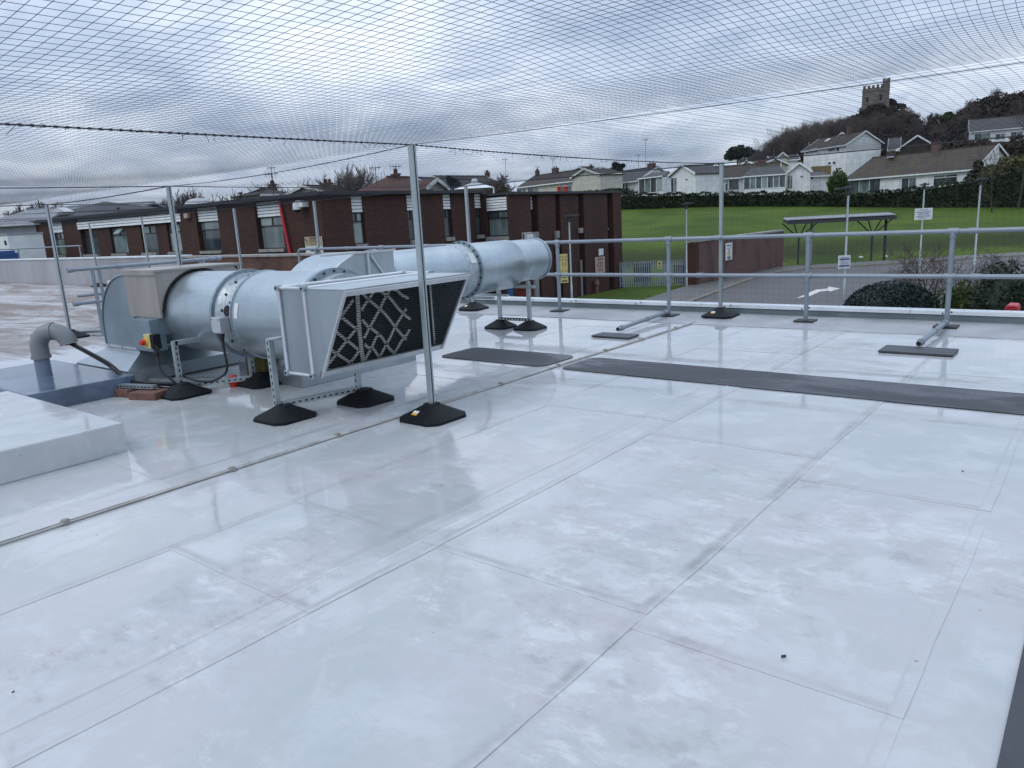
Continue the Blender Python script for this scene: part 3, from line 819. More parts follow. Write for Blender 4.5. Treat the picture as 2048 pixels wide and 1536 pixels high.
cov = b.build('cover_box', M_BEIGE, duct)
b = MB(); b.box((-8.23, 3.635, 1.165), (-7.50, 4.62, 1.185)); b.box((-8.23, 3.635, 1.135), (-7.50, 3.650, 1.165)); b.build('lid', M_BEIGE, cov)
b = MB(); b.tube([(-7.512, y, z) for y, z in arc], 0.010, 6); b.build('gasket', M_BLACK, cov, smooth=60)
# grey terminal box under the cover and its conduit
b = MB(); b.box((-7.98, 3.56, 0.36), (-7.60, 3.72, 0.69)); b.build('terminal_box', M_PAINT, duct, bevel=0.006)
b = MB(); b.box((-8.08, 3.62, 0.46), (-8.05, 3.66, 0.70)); b.build('conduit', M_SHEET, duct)
# small roof box behind duct bottom: olive condensate tray and red stop tap live on their own
# struts under the fan
for (x, y, z1) in ((-7.02, 3.50, 0.52), (-6.70, 4.09, 0.42)):
    b = slotted((x, y, 0.09), (x, y, z1), 0.045, 0.045, (1, 0, 0)); b.build('strut', [M_POLE, M_SLOT], duct)
b = MB(); b.bar((-7.02, 3.50, 0.50), (-7.02, 4.6, 0.50), 0.045, 0.045); b.build('strut', M_POLE, duct)
b = slotted((-7.02, 3.53, 0.075), (-6.70, 4.08, 0.075), 0.045, 0.045, (1, -0.5, 0)); b.build('strut', [M_POLE, M_SLOT], duct)
foot_mb((-6.93, 3.48, 0.003)).build('foot', M_RUB, duct, smooth=30); foot_mb((-6.62, 4.15, 0.003)).build('foot', M_RUB, duct, smooth=30)
# ------------------------------------------------------------------ filter box and hood
hx0, hx1 = -5.13, -4.80
hy0, hy1, hz0, hz1 = 3.45, 4.80, 0.385, 1.065
b = MB(); b.box((hx0, hy0 + 0.01, hz0 + 0.01), (hx1, hy1 - 0.01, hz1 - 0.01)); b.build('filter_box', M_SHEET, duct)
fr = MB(); rr_ = 0.017
for x in (hx0, hx1):
    for y in (hy0, hy1): fr.tube([(x, y, hz0), (x, y, hz1)], rr_, 10)
    for z in (hz0, hz1): fr.tube([(x, hy0, z), (x, hy1, z)], rr_, 10)
for y in (hy0, hy1):
    for z in (hz0, hz1): fr.tube([(hx0, y, z), (hx1, y, z)], rr_ * 0.8, 10)
frame = fr.build('box_frame', M_ALU, duct, smooth=50)
for x in (hx0, hx1):
    for y in (hy0, hy1):
        for z in (hz0, hz1): b = MB(); b.box((x - 0.024, y - 0.024, z - 0.022), (x + 0.024, y + 0.024, z + 0.022)); b.build('corner_block', M_POLE, frame, bevel=0.005)
b = MB()
for x in (hx0, hx1):
    for z in (hz0, hz1):
        b = MB(); b.lathe((x, hy0 - 0.024, z), (0, -1, 0), [(0, 0.010), (0.004, 0.010)], 10); b.build('end_plug', M_BLACK, frame)
        b = MB(); b.lathe((x, hy1 + 0.024, z), (0, 1, 0), [(0, 0.012), (0.02, 0.012)], 10); b.build('end_plug', M_BLACK, frame)
# hood cheeks, roof and front frame (leaning: deeper at the top)
xt, xb = -4.32, -4.70
b = MB()
for y in (hy0, hy1 - 0.004):
    b = MB(); b.prism([(hx1, y, hz0), (xb, y, hz0), (xt, y, hz1 - 0.01), (hx1, y, hz1 - 0.01)], (0, 0.004, 0)); b.build('hood_cheek', M_SHEET, duct)
b = MB(); b.box((hx1, hy0, hz1 - 0.008), (xt + 0.01, hy1, hz1)); b.box((hx1, hy0 + 0.004, hz0 - 0.004), (xb, hy1 - 0.004, hz0)); b.build('hood_top', M_DUCT, duct)
fd = Vector((xt - xb, 0, hz1 - 0.01 - hz0)); fn = Vector((hz1 - hz0, 0, -(xt - xb))).normalized()
b = MB()
b.obox((xb, (hy0 + hy1) / 2, hz0 + 0.02), (0, 1, 0), fd, fn, (hy1 - hy0) / 2, 0.025, 0.008)
b.obox((xt, (hy0 + hy1) / 2, hz1 - 0.03), (0, 1, 0), fd, fn, (hy1 - hy0) / 2, 0.022, 0.008)
for y in (hy0 + 0.012, hy1 - 0.012): b.obox(Vector((xb, y, hz0)) + fd / 2, fd, (0, 1, 0), fn, fd.length / 2, 0.012, 0.009)
b.build('hood_frame', M_ALU, duct)
M_GRILLE = mat('grille_steel', (0.045, 0.06, 0.065), 0.5, 0.5, 0.2, 8)
b = MB(); ns = 30
for k in range(1, ns):
    c = Vector((xb, (hy0 + hy1) / 2, hz0)) + fd * (0.04 + 0.92 * k / ns) - fn * 0.012
    b.obox(c, (0, 1, 0), fd, fn, (hy1 - hy0) / 2 - 0.02, 0.0018, 0.002)
g = b.build('grille', M_GRILLE, duct); g['kind'] = 'stuff'
b = MB(); b.box((hx1 + 0.002, hy0 + 0.02, hz0 + 0.02), (hx1 + 0.006, hy1 - 0.02, hz1 - 0.02)); b.build('filter_face', M_BLACK, duct)
# pale bands of the bag filter showing behind the grille
def band(P, wd=0.024):
    b = MB(); P = smooth_path([Vector((0, y, z)) for y, z in P], 5)
    for i in range(len(P) - 1):
        d = (P[i + 1] - P[i]).normalized(); s_ = Vector((0, -d.z, d.y)) * wd / 2
        b.obox((P[i] + P[i + 1]) / 2 + Vector((hx1 + 0.05 + 0.002 * (i % 2), 0, 0)), d, s_, (1, 0, 0), (P[i + 1] - P[i]).length / 2 + 0.003, wd / 2, 0.002)
    b.build('filter_band', M_FB, duct)
M_FB = mat('filter_band', (0.60, 0.56, 0.55), 0.8, 0, 0.2, 20)
H = hz1 - hz0
def bl(y0, z0, y1, z1, wob=0.0):
    P = []
    for k in range(7):
        u = k / 6; P.append((hy0 + y0 + (y1 - y0) * u + wob * math.sin(u * 9 + y0 * 7), hz0 + (z0 + (z1 - z0) * u) * H + wob * math.cos(u * 7 + y0 * 5)))
    band(P)
for y0, z0, y1, z1, wb in [(0.02, 0.62, 0.30, 0.96, 0), (0.02, 0.30, 0.42, 0.80, 0), (0.03, 0.02, 0.44, 0.48, 0), (0.30, 0.04, 0.44, 0.20, 0), (0.02, 0.96, 0.42, 0.46, 0), (0.02, 0.72, 0.43, 0.20, 0), (0.02, 0.42, 0.36, 0.04, 0), (0.02, 0.14, 0.12, 0.04, 0),
                           (0.48, 0.06, 0.66, 0.36, 0.018), (0.50, 0.34, 0.86, 0.92, 0.016), (0.50, 0.68, 0.72, 0.96, 0.018), (0.64, 0.06, 0.98, 0.60, 0.016), (0.80, 0.06, 1.0, 0.32, 0.012), (0.50, 0.92, 0.96, 0.22, 0.016), (0.50, 0.56, 0.82, 0.06, 0.018), (0.50, 0.26, 0.66, 0.05, 0.014), (0.66, 0.94, 1.02, 0.46, 0.016), (0.86, 0.86, 1.02, 0.72, 0.01)]:
    bl(y0, z0, y1, z1, wb * 0.5)
band([(hy0 + 0.46, hz0 + 0.03), (hy0 + 0.455, hz0 + 0.3), (hy0 + 0.47, hz0 + 0.6), (hy0 + 0.45, hz1 - 0.03)], 0.04)
# hood legs on rubber feet with a cross strut
for (x, y, z1, fx, fy) in ((-5.26, 3.40, 0.66, -5.20, 3.42), (-5.10, 4.12, 0.40, -5.03, 4.13)):
    b = slotted((x, y, 0.10), (x, y, z1), 0.045, 0.045, (0, -1, 0)); b.build('strut', [M_POLE, M_SLOT], duct)
    foot_mb((fx, fy, 0.003)).build('foot', M_RUB, duct, smooth=30)
b = slotted((-5.235, 3.43, 0.115), (-5.085, 4.11, 0.115), 0.045, 0.045, (1, -0.2, 0)); b.build('strut', [M_POLE, M_SLOT], duct)
b = MB(); b.box((-5.28, 3.38, 0.655), (-5.18, 3.50, 0.665)); b.build('bracket', M_POLE, duct)

# isolator switch on its strut
t = thing('isolator_switch', 'cream isolator box with red rotary handle beside the terminal box', 'switch', (-7.3, 3.4, 0.4))
b = MB(); b.box((-7.42, 3.40, 0.44), (-7.30, 3.46, 0.58)); ib = b.build('switch_box', M_YELLOW, t, bevel=0.008)
b = MB(); b.box((-7.302, 3.405, 0.44), (-7.23, 3.48, 0.585)); b.build('back_plate', M_RUB, t, bevel=0.005)
b = MB(); b.lathe((-7.385, 3.40, 0.505), (0, -1, 0), [(0, 0.042), (0.012, 0.042)], 20); b.build('dial', mat('dial_yellow', (0.65, 0.42, 0.04), 0.4), t)
b = MB(); b.lathe((-7.385, 3.388, 0.505), (0, -1, 0), [(0, 0.03), (0.04, 0.028), (0.045, 0.02)], 16); b.build('handle', M_ORANGE, t, smooth=40)
b = MB(); b.tube(smooth_path([(-7.27, 3.44, 0.44), (-7.26, 3.43, 0.34), (-7.2, 3.42, 0.22), (-7.08, 3.48, 0.1), (-7.2, 3.44, 0.05), (-7.45, 3.36, 0.09)]), [0.03] * 6 + [0.012] * 35, 10); b.build('cable', M_CABLE, t, smooth=60)
# condensate tray, stop tap, cable channel, loose bricks
b = MB(); b.box((-6.95, 4.18, 0.0), (-6.62, 4.55, 0.27)); tag(b.build('condensate_tray', M_OLIVE, None, bevel=0.01), 'olive green tray tucked under the fan casing', 'tray')
t = thing('stop_tap', 'bright red stop tap lying under the fan casing', 'tap', (-6.72, 3.98, 0))
b = MB(); b.lathe((-6.86, 3.98, 0.06), (0.5, -0.6, 0.1), [(0, 0.02), (0.03, 0.055), (0.06, 0.05), (0.075, 0.02)], 14); b.build('body', M_ORANGE, t, smooth=40)
b = MB(); b.tube([(-6.86, 3.98, 0.065), (-7.05, 3.93, 0.07)], 0.012, 8); b.build('spindle', M_ALU, t, smooth=40)
b = MB(); b.obox((-6.80, 3.95, 0.03), (1, 0, 0), (0, 1, 0), (0, 0, 1), 0.03, 0.05, 0.03); b.build('handle', M_ORANGE, t, bevel=0.01)
cp_ = slotted((-7.62, 3.14, 0.10), (-7.12, 3.30, 0.10), 0.06, 0.035, (0.3, -1, 0), 0.045, 0.02, 0.012)
tag(cp_.build('cable_channel', [M_POLE, M_SLOT]), 'slotted steel channel lying on the two loose bricks', 'channel')
for (c, u, lab) in (((-7.53, 3.20, 0.040), (0.97, 0.22, 0), 'loose red brick under the back end of the slotted channel'), ((-7.14, 3.245, 0.036), (0.93, 0.36, 0), 'loose red brick in front of the rubber foot under the fan')):
    u = Vector(u); v = Vector((-u.y, u.x, 0)); b = MB(); b.obox(c, u, v, (0, 0, 1), 0.16, 0.10, 0.036)
    tag(b.build('brick', M_LBRICK, None, bevel=0.006), lab, 'brick', 'loose bricks under the channel')
b = slotted((-7.9, 3.62, 0.03), (-7.05, 4.05, 0.03), 0.05, 0.04, (0, 0, 1), 0.06, 0.028, 0.014)
tag(b.build('base_channel', [M_POLE, M_SLOT]), 'slotted channel lying on the roof along the skirt', 'channel')

# ------------------------------------------------------------------ ductwork 2: exhaust
X2, Z2, R2 = -6.56, 0.885, 0.325
ex = thing('exhaust_duct', 'long galvanised exhaust duct behind the hood with a tapered far end', 'duct', (-6.56, 6.5, 0))
AY = (0, 1, 0)
b = MB(); b.lathe((X2, 5.72, Z2), AY, [(0, R2), (1.33, R2)], 64); b.build('duct_section', M_DUCT, ex, smooth=40)
b = MB(); b.lathe((X2, 5.66, Z2), AY, [(0, 0.10), (0, R2 + 0.035), (0.05, R2 + 0.035), (0.05, R2)], 64); b.build('flange', M_FLANGE, ex, smooth=40)
b = MB(); b.lathe((X2, 6.93, Z2), AY, [(0, R2 + 0.002), (0.05, R2 + 0.012), (0.20, R2 + 0.012)], 64); cs2 = b.build('fan_casing', M_CASE, ex, smooth=40)
b = MB(); b.lathe((X2, 7.13, Z2), AY, [(0, R2), (0, R2 + 0.045), (0.035, R2 + 0.045), (0.035, R2)], 64); fl3 = b.build('flange', M_FLANGE, ex, smooth=40)
b = MB()
for k in range(24):
    a = R(k * 15); b.lathe((X2 + math.cos(a) * (R2 + 0.028), 7.13, Z2 + math.sin(a) * (R2 + 0.028)), (0, -1, 0), [(0, 0.010), (0.012, 0.010)], 8)
b.build('bolt', M_SLOT, fl3)['kind'] = 'stuff'
b = MB(); b.lathe((X2, 7.165, Z2), AY, [(0, R2), (0.02, R2 + 0.006), (0.90, R2 + 0.006), (0.91, R2)], 64); b.build('duct_section', M_DUCT, ex, smooth=40)
b = MB()
n = 64; rings = []
for y, r, dz in ((8.075, R2, 0), (8.26, 0.285, 0.028), (8.28, 0.29, 0.028), (8.46, 0.288, 0.028), (8.48, 0.284, 0.028), (8.72, 0.284, 0.028)):
    rings.append([(X2 + r * math.cos(2 * math.pi * k / n), y, Z2 + dz + r * math.sin(2 * math.pi * k / n)) for k in range(n)])
b.quadstrip(rings); b.build('reducer', M_DUCT, ex, smooth=30)
b = MB(); b.lathe((X2, 8.70, Z2 + 0.028), AY, [(0, 0.285), (0.0, 0.30), (0.03, 0.30), (0.03, 0.26)], 48, False); b.build('outlet_rim', M_SHEET, ex, smooth=40)
a = R(28); b = MB(); b.obox((X2 + math.cos(a) * (R2 + 0.015), 7.03, Z2 + math.sin(a) * (R2 + 0.015)), (0, 1, 0), (-math.sin(a), 0, math.cos(a)), (math.cos(a), 0, math.sin(a)), 0.05, 0.07, 0.004); b.build('label', M_LABEL, cs2)
# elbow: curved back, flat cheeks
pr2 = [(5.68, 1.225), (5.25, 1.225)]
for k in range(1, 10):
    a = R(90 + 10 * k); pr2.append((5.25 + 0.62 * math.cos(a), 0.605 + 0.62 * math.sin(a)))
pr2 += [(4.63, 0.30), (5.68, 0.30)]
b = MB(); b.prism([(-6.93, y, z) for y, z in pr2], (0.72, 0, 0)); b.build('elbow', M_DUCT, ex, smooth=35)
b = MB(); b.tube([(-6.21, y, z) for y, z in pr2[:11]], 0.012, 6)
b.bar((-6.2, 5.30, 0.5), (-6.2, 5.30, 1.22), 0.03, 0.03); b.bar((-6.2, 5.34, 1.2), (-6.2, 5.64, 0.8), 0.03, 0.02); b.bar((-6.2, 4.7, 1.235), (-6.2, 5.70, 1.235), 0.025, 0.02)
b.build('elbow_rim', M_ALU, ex, smooth=40)
b = MB(); b.quadstrip([rect(-6.95, -6.19, 4.6, 5.7, 0.32), rect(-7.15, -6.05, 4.22, 5.74, 0.18), rect(-7.15, -6.05, 4.22, 5.74, 0.004)]); b.build('skirt', M_SHEET, ex, smooth=25)
for x, y in ((-6.72, 8.06), (-6.22, 8.09)):
    b = MB(); b.bar((x, y, 0.10), (x, y, 0.66), 0.045, 0.045); b.build('strut', M_POLE, ex)
    foot_mb((x, y, 0.003), 0.19).build('foot', M_RUB, ex, smooth=30)
b = MB(); b.bar((-6.9, 8.075, 0.585), (-6.1, 8.075, 0.585), 0.045, 0.04); b.build('strut', M_POLE, ex)
b = slotted((-6.72, 8.05, 0.13), (-6.22, 8.08, 0.13), 0.04, 0.035, (0, -1, 0), 0.05, 0.026, 0.016); b.build('strut', [M_SLOT, M_LABEL], ex)
for y in (7.45, 7.75):
    b = MB(); b.bar((-7.1, y, 0.50), (-6.3, y, 0.50), 0.045, 0.03); b.build('strut', M_POLE, ex)

# ------------------------------------------------------------------ net posts
NZ = 2.06
def net_post(x, y, zb, wd, label, foot=True, sticker=None):
    t = thing('net_post', label, 'post', (x, y, zb), 'galvanised net posts')
    h = wd / 2
    b = MB()
    b.box((x - h, y - h, zb + 0.09), (x + h, y - 0.006, NZ)); b.box((x - h, y + 0.006, zb + 0.09), (x + h, y + h, NZ))
    b.mi = 1; b.box((x - h * 0.6, y - 0.007, zb + 0.09), (x + h * 0.6, y + 0.007, NZ - 0.005))
    b.build('pole', [M_POLE, M_SLOT], t)
    if foot:
        f = foot_mb((x, y, zb + 0.003), 0.215, 0.11).build('foot', M_RUB, t, smooth=30)
        if sticker:
            sl = Vector((0.155, 0, -0.088)).normalized()
            cpos = Vector((x + 0.13, y - 0.06, zb + 0.003 + 0.069)) if sticker == 'x' else Vector((x - 0.05, y - 0.135, zb + 0.003 + 0.066))
            if sticker == 'x': u, v = Vector((0, 1, 0)), sl
            else: u, v = Vector((1, 0, 0)), Vector((0, -0.155, -0.088)).normalized()
            nn = u.cross(v).normalized(); nn = nn if nn.z > 0 else -nn
            b = MB(); b.obox(cpos + nn * 0.002 - v * 0.012, u, v, nn, 0.028, 0.012, 0.001); b.obox(cpos + nn * 0.002 + v * 0.0, u, v, nn, 0.028, 0.003, 0.0012)
            b.mi = 1; b.obox(cpos + nn * 0.002 + v * 0.014, u, v, nn, 0.028, 0.010, 0.001)
            b.build('sticker', [M_LABEL, M_YEL2], f)
    return t
M_YEL2 = mat('sticker_amber', (0.70, 0.42, 0.04), 0.5, 0, 0.05)
net_post(-4.08, 4.00, 0, 0.042, 'tall net post nearest the viewer, in front of the filter hood', sticker='y')
net_post(-4.20, 9.78, 0.028, 0.042, 'net post at the far end of the roof conductor by the railing', sticker='y')
net_post(-8.45, 4.42, 0, 0.042, 'net post rising behind the stainless cover box')
net_post(-12.35, 4.58, 0.08, 0.042, 'net post on the stained roof beside the free standing guard rail', True)
net_post(-8.50, 9.50, 0.022, 0.042, 'net post behind the tapered end of the exhaust duct', sticker='y')
net_post(-12.85, 9.72, 0.08, 0.042, 'net post in front of the tan and white wall sign')
net_post(-15.85, 9.75, 0.08, 0.042, 'net post in front of the brick parapet left of the red pipe')
net_post(-20.6, 9.9, 0.08, 0.042, 'net post in front of the open top window')
net_post(-25.2, 10.45, 0.08, 0.042, 'farthest net post, its foot against the pale parapet', sticker='y')

# ------------------------------------------------------------------ overhead net and its wires
WX = [-27, -23.0, -20.6, -15.85, -12.6, -8.47, -4.12, 0.3, 3.5]
WY = [-3.0, 0.0 - 1.75, 4.05, 9.75]
def bay(v, L):
    for a, c in zip(L, L[1:]):
        if v <= c: return max(0.0, min(1.0, (v - a) / (c - a)))
    return 1.0
def net_z(x, y):
    u = bay(x, WX); v = bay(y, WY)
    s_ = 0.035 if y < 4.05 else 0.02
    fold = 0.10 * sst(-3.2, -1.2, x) * (1 - sst(2.25, 3.0, y + 0.12 * math.sin(x * 1.6)))
    return NZ + fold - s_ * (math.sin(math.pi * u) ** 0.8) * (math.sin(math.pi * v) ** 0.8) + 0.004 * math.sin(x * 1.1 + y * 1.7) + 0.003 * math.sin(x * 2.3 - y * 1.9)
def strand_mesh(lines, r):
    V = []; Q = []
    for L in lines:
        L = np.asarray(L, np.float32); n = len(L); base_ = len(V) * 0 + strand_mesh.c
        d = np.gradient(L, axis=0); d /= np.linalg.norm(d, axis=1)[:, None] + 1e-9
        up = np.array([0, 0, 1.0]) if abs(d[0][2]) < 0.9 else np.array([0, 1.0, 0])
        a = np.cross(d, up); a /= np.linalg.norm(a, axis=1)[:, None]
        c = np.cross(a, d)
        ring = np.stack([L + (a * math.cos(t_) + c * math.sin(t_)) * r for t_ in (0.5, 0.5 + 2.0944, 0.5 + 4.1888)], 1)
        V.append(ring.reshape(-1, 3))
        i = np.arange(n - 1)
        for j in range(3):
            k = (j + 1) % 3
            Q.append(np.stack([i * 3 + j, i * 3 + k, (i + 1) * 3 + k, (i + 1) * 3 + j], 1) + base_)
        strand_mesh.c += n * 3
    return np.concatenate(V), np.concatenate(Q)
strand_mesh.c = 0
lines = []
NX0, NX1, NY0, NY1, CX_, CY_ = -26.0, 2.6, -1.2, 9.75, 0.056, 0.045
for j in range(int((NY1 - NY0) / CY_) + 1):
    y = NY0 + j * CY_
    if y > 4.05 and j % 2: continue          # wider meshed net beyond the first row of posts
    xs_ = np.arange(NX0 if j % 2 == 0 else -12.4, NX1 + 0.01, 0.22)
    lines.append([(x, y + 0.008 * math.sin(x * 2.3 + y), net_z(x, y)) for x in xs_])
gx_ = [NX0]
while gx_[-1] < NX1: gx_.append(gx_[-1] + CX_ - 0.024 * sst(-2.6, -0.8, gx_[-1]))      # slack net bunched towards the right
for i, x in enumerate(gx_):
    if i % 2 and x < -12.4: continue
    ys_ = np.arange(NY0, (NY1 if i % 2 == 0 else 4.05) + 0.01, 0.16)
    lines.append([(x + 0.012 * math.sin(y * 3.1 + x * 1.3), y, net_z(x, y)) for y in ys_])
V, Q = strand_mesh(lines, 0.00085)
net = np_mesh('bird_net', V, Q, M_NET)
tag(net, 'fine black bird net stretched overhead across the whole roof', 'net')
def wire(P, r, label, n=8, fray=0.0):
    b = MB(); b.tube(P, r, 6)
    if fray:
        for k in range(len(P) - 1):
            for q in range(int((Vector(P[k + 1]) - Vector(P[k])).length / 0.11)):
                p = Vector(P[k]).lerp(Vector(P[k + 1]), rnd.random())
                e2 = p + Vector((rnd.uniform(-.03, .03), rnd.uniform(-.05, .05), rnd.uniform(-.05, .012)))
                m_ = (p + e2) / 2 + Vector((rnd.uniform(-.02, .02), rnd.uniform(-.02, .02), -0.01))
                b.tube([p, m_, e2], 0.0016, 3)
            d = Vector(P[k + 1]) - Vector(P[k]); nn_ = int(d.length / 0.05)
            for q in range(nn_):
                p = Vector(P[k]) + d * (q / nn_); b.tube([p - d.normalized() * 0.008, p + d.normalized() * 0.008], r * 1.5, 5)
    tag(b.build('support_wire', M_WIRE), label, 'wire', 'support wires of the bird net')
def sagline(p, q, s_, n=10):
    p = Vector(p); q = Vector(q); return [p.lerp(q, k / n) - Vector((0, 0, s_ * 4 * (k / n) * (1 - k / n))) for k in range(n + 1)]
wire(sagline((-4.08, -1.7, NZ), (-4.08, 4.0, NZ), 0.01), 0.0042, 'black net wire with frayed ties running left from the nearest post', fray=1)
wire(sagline((-4.08, 4.0, NZ), (-4.2, 9.78, NZ), 0.03), 0.0042, 'black net wire with frayed ties between the nearest post and the conductor end post', fray=1)
wire(sagline((-4.08, 4.0, NZ), (2.6, 4.05, NZ), 0.03), 0.0019, 'thin net wire running right and up from the nearest post')
wire(sagline((-8.45, 4.42, NZ), (-4.08, 4.0, NZ), 0.04), 0.0035, 'net wire from the nearest post down to the cover box post')
wire(sagline((-8.45, -1.7, NZ), (-8.45, 4.42, NZ), 0.02), 0.0055, 'net wire leaving the left edge of the frame to the cover box post')
wire(sagline((-8.45, 4.42, NZ), (-8.5, 9.5, NZ), 0.02), 0.005, 'net wire from the cover box post to the post behind the exhaust duct')
wire(sagline((-12.35, 4.58, NZ), (-8.45, 4.42, NZ), 0.02), 0.007, 'net wire between the cover box post and the stained roof post')
wire(sagline((-12.35, -1.7, NZ), (-12.35, 4.58, NZ), 0.03), 0.007, 'net wire leaving the left edge of the frame to the stained roof post')
wire(sagline((-12.35, 4.58, NZ), (-12.85, 9.72, NZ), 0.03), 0.006, 'net wire from the stained roof post to the wall sign post')
wire([(-25.2, 10.45, NZ), (-20.6, 9.9, NZ), (-15.85, 9.75, NZ), (-12.85, 9.72, NZ), (-8.5, 9.5, NZ), (-4.2, 9.78, NZ), (3.0, 9.78, NZ)], 0.007, 'long net wire along the tops of the far posts')
# hanging side net along the far edge
strand_mesh.c = 0; lines = []
for i in range(int((3.0 + 13) / 0.075)):
    x = -13 + i * 0.075
    lines.append([(x + 0.01 * math.sin(z * 4 + x), 9.84 + 0.03 * math.sin(z * 2.2 + x * 0.7), z) for z in np.arange(0.2, 2.07, 0.23)])
for j in range(26):
    z = 0.2 + j * 0.075
    lines.append([(x, 9.84 + 0.03 * math.sin(z * 2.2 + x * 0.7), z + 0.01 * math.sin(x * 2.5)) for x in np.arange(-13, 3.01, 0.4)])
V, Q = strand_mesh(lines, 0.0007)
tag(np_mesh('side_net', V, Q, M_NET), 'fine black net hanging from the far wire down to the roof kerb', 'net')

# ------------------------------------------------------------------ guard railing along the far edge
rail = thing('guard_railing', 'grey tubular guard railing along the far kerb with two counterweights', 'railing', (-4, 9.7, 0))
RY, RT, RM, RR_ = 9.68, 1.10, 0.60, 0.027
b = MB(); b.tube([(-13.5, RY, RT - 0.06), (-13.47, RY, RT - 0.015), (-13.42, RY, RT), (3.0, RY, RT)], RR_, 14); b.build('rail', M_RAIL, rail, smooth=50)
b = MB(); b.tube([(-8.2, RY, RM), (3.0, RY, RM)], RR_, 14); b.build('rail', M_RAIL, rail, smooth=50)
for x in (-13.5, -12.9, -10.9, -8.75, -6.83, -4.93, -3.02, -1.45, 0.6, 2.4):
    zb = 0.0
    b = MB(); b.tube([(x, RY, zb + 0.01), (x, RY, RT - (0.05 if x == -13.5 else 0))], RR_, 14); ps = b.build('rail_post', M_RAIL, rail, smooth=50)
    for z in ((RT, RM) if x > -8.9 else (RT,)):
        if x == -13.5: continue
        b = MB(); b.tube([(x - 0.055, RY, z), (x + 0.055, RY, z)], RR_ + 0.010, 14); b.tube([(x, RY, z - 0.07), (x, RY, z)], RR_ + 0.009, 14); b.build('clamp', M_RAIL, ps, smooth=50)
    b = MB(); b.box((x - 0.12, RY - 0.12, 0.030), (x + 0.12, RY + 0.10, 0.044)); b.build('base_plate', M_FASC, ps)
for x, z in ((-4.2, RT), (-1.25, RT), (-11.9, RT), (-9.7, RT), (-4.45, RM), (-1.2, RM), (-7.55, RM)):
    b = MB(); b.tube([(x - 0.05, RY, z), (x + 0.05, RY, z)], RR_ + 0.006, 14); b.build('coupler', M_RAIL, rail, smooth=50)
for xp, xe_, ye, pl in ((-4.93, -4.86, 8.14, (-5.03, -4.50, 7.78, 8.05)), (-1.45, -1.47, 8.28, (-1.77, -1.12, 7.95, 8.30))):
    e0 = Vector((xp, RY - 0.05, 0.085)); e1 = Vector((xe_, ye, 0.058)); d = (e1 - e0)
    b = MB(); b.tube([e0, e1], RR_, 14); b.tube([e0 + d * 0.02, e0 + d * 0.08], RR_ + 0.009, 14); b.tube([e0 + d * 0.90, e0 + d * 0.955], RR_ + 0.009, 14); b.tube([e0 + d * 0.42, e0 + d * 0.44], RR_ + 0.006, 14); b.build('counterweight_arm', M_RAIL, rail, smooth=50)
    b = MB(); b.tube([e1 - d.normalized() * 0.001, e1 + d.normalized() * 0.003], RR_ * 0.8, 12); b.build('arm_mouth', M_BLACK, rail)
    b = MB(); b.box((pl[0], pl[2], 0.006), (pl[1], pl[3], 0.028)); b.build('counterweight', M_DKROOF, rail, bevel=0.006)
# free-standing guard rail on the left
fr = thing('free_standing_rail', 'free standing tubular guard rail on the stained roof left of the elbow', 'railing', (-12.1, 5, 0.08))
for z in (1.10, 0.60):
    b = MB(); b.tube([(-12.1, 4.62, z), (-12.1, 7.05, z)], 0.027, 12)
    for y in (4.64, 5.35, 6.9, 7.03): b.tube([(-12.1, y - 0.04, z), (-12.1, y + 0.04, z)], 0.038, 12)
    b.build('rail', M_RAIL, fr, smooth=50)
b = MB(); b.tube([(-13.2, 5.35, 1.07), (-13.2, 7.6, 1.07)], 0.027, 12); b.tube([(-13.2, 5.1, 0.64), (-13.2, 7.0, 0.64)], 0.027, 12); b.build('rail', M_RAIL, fr, smooth=50)
for x, y in ((-12.1, 4.95), (-12.1, 6.75), (-13.2, 5.5), (-13.2, 7.3)):
    b = MB(); b.tube([(x, y, 0.09), (x, y, 1.10)], 0.027, 12); b.build('rail_post', M_RAIL, fr, smooth=50)
    b = MB(); b.box((x - 0.12, y - 0.12, 0.081), (x + 0.12, y + 0.12, 0.095)); b.build('base_plate', M_FLANGE, fr)
b = MB(); b.tube([(-12.1, 4.95, 0.15), (-12.6, 4.70, 0.14), (-12.95, 4.55, 0.13)], 0.027, 12); b.build('counterweight_arm', M_RAIL, fr, smooth=50)
b = MB(); b.box((-13.3, 4.35, 0.081), (-12.8, 4.65, 0.115)); b.build('counterweight', M_DKROOF, fr, bevel=0.006)
# low rail beyond the pale parapet
b = MB(); b.tube([(-45, 12.6, 1.35), (-31.5, 12.6, 1.35)], 0.03, 8)
for x in (-38, -34.0, -31.6): b.tube([(x, 12.6, 0.2), (x, 12.6, 1.35)], 0.03, 8)
tag(b.build('outer_rail', M_RAIL), 'thin rail beyond the pale parapet at the far left', 'railing')
# white roof outlet cowl behind the elbow
t = thing('vent_cowl', 'small white vent cowl standing behind the elbow', 'vent', (-14.2, 6.3, 0.08))
b = MB(); b.box((-14.35, 6.2, 0.08), (-14.05, 6.5, 0.55)); b.build('base', M_RUB, t)
b = MB(); b.box((-14.42, 6.12, 0.55), (-13.95, 6.6, 0.78)); b.build('hood', M_WHITE, t, bevel=0.02)

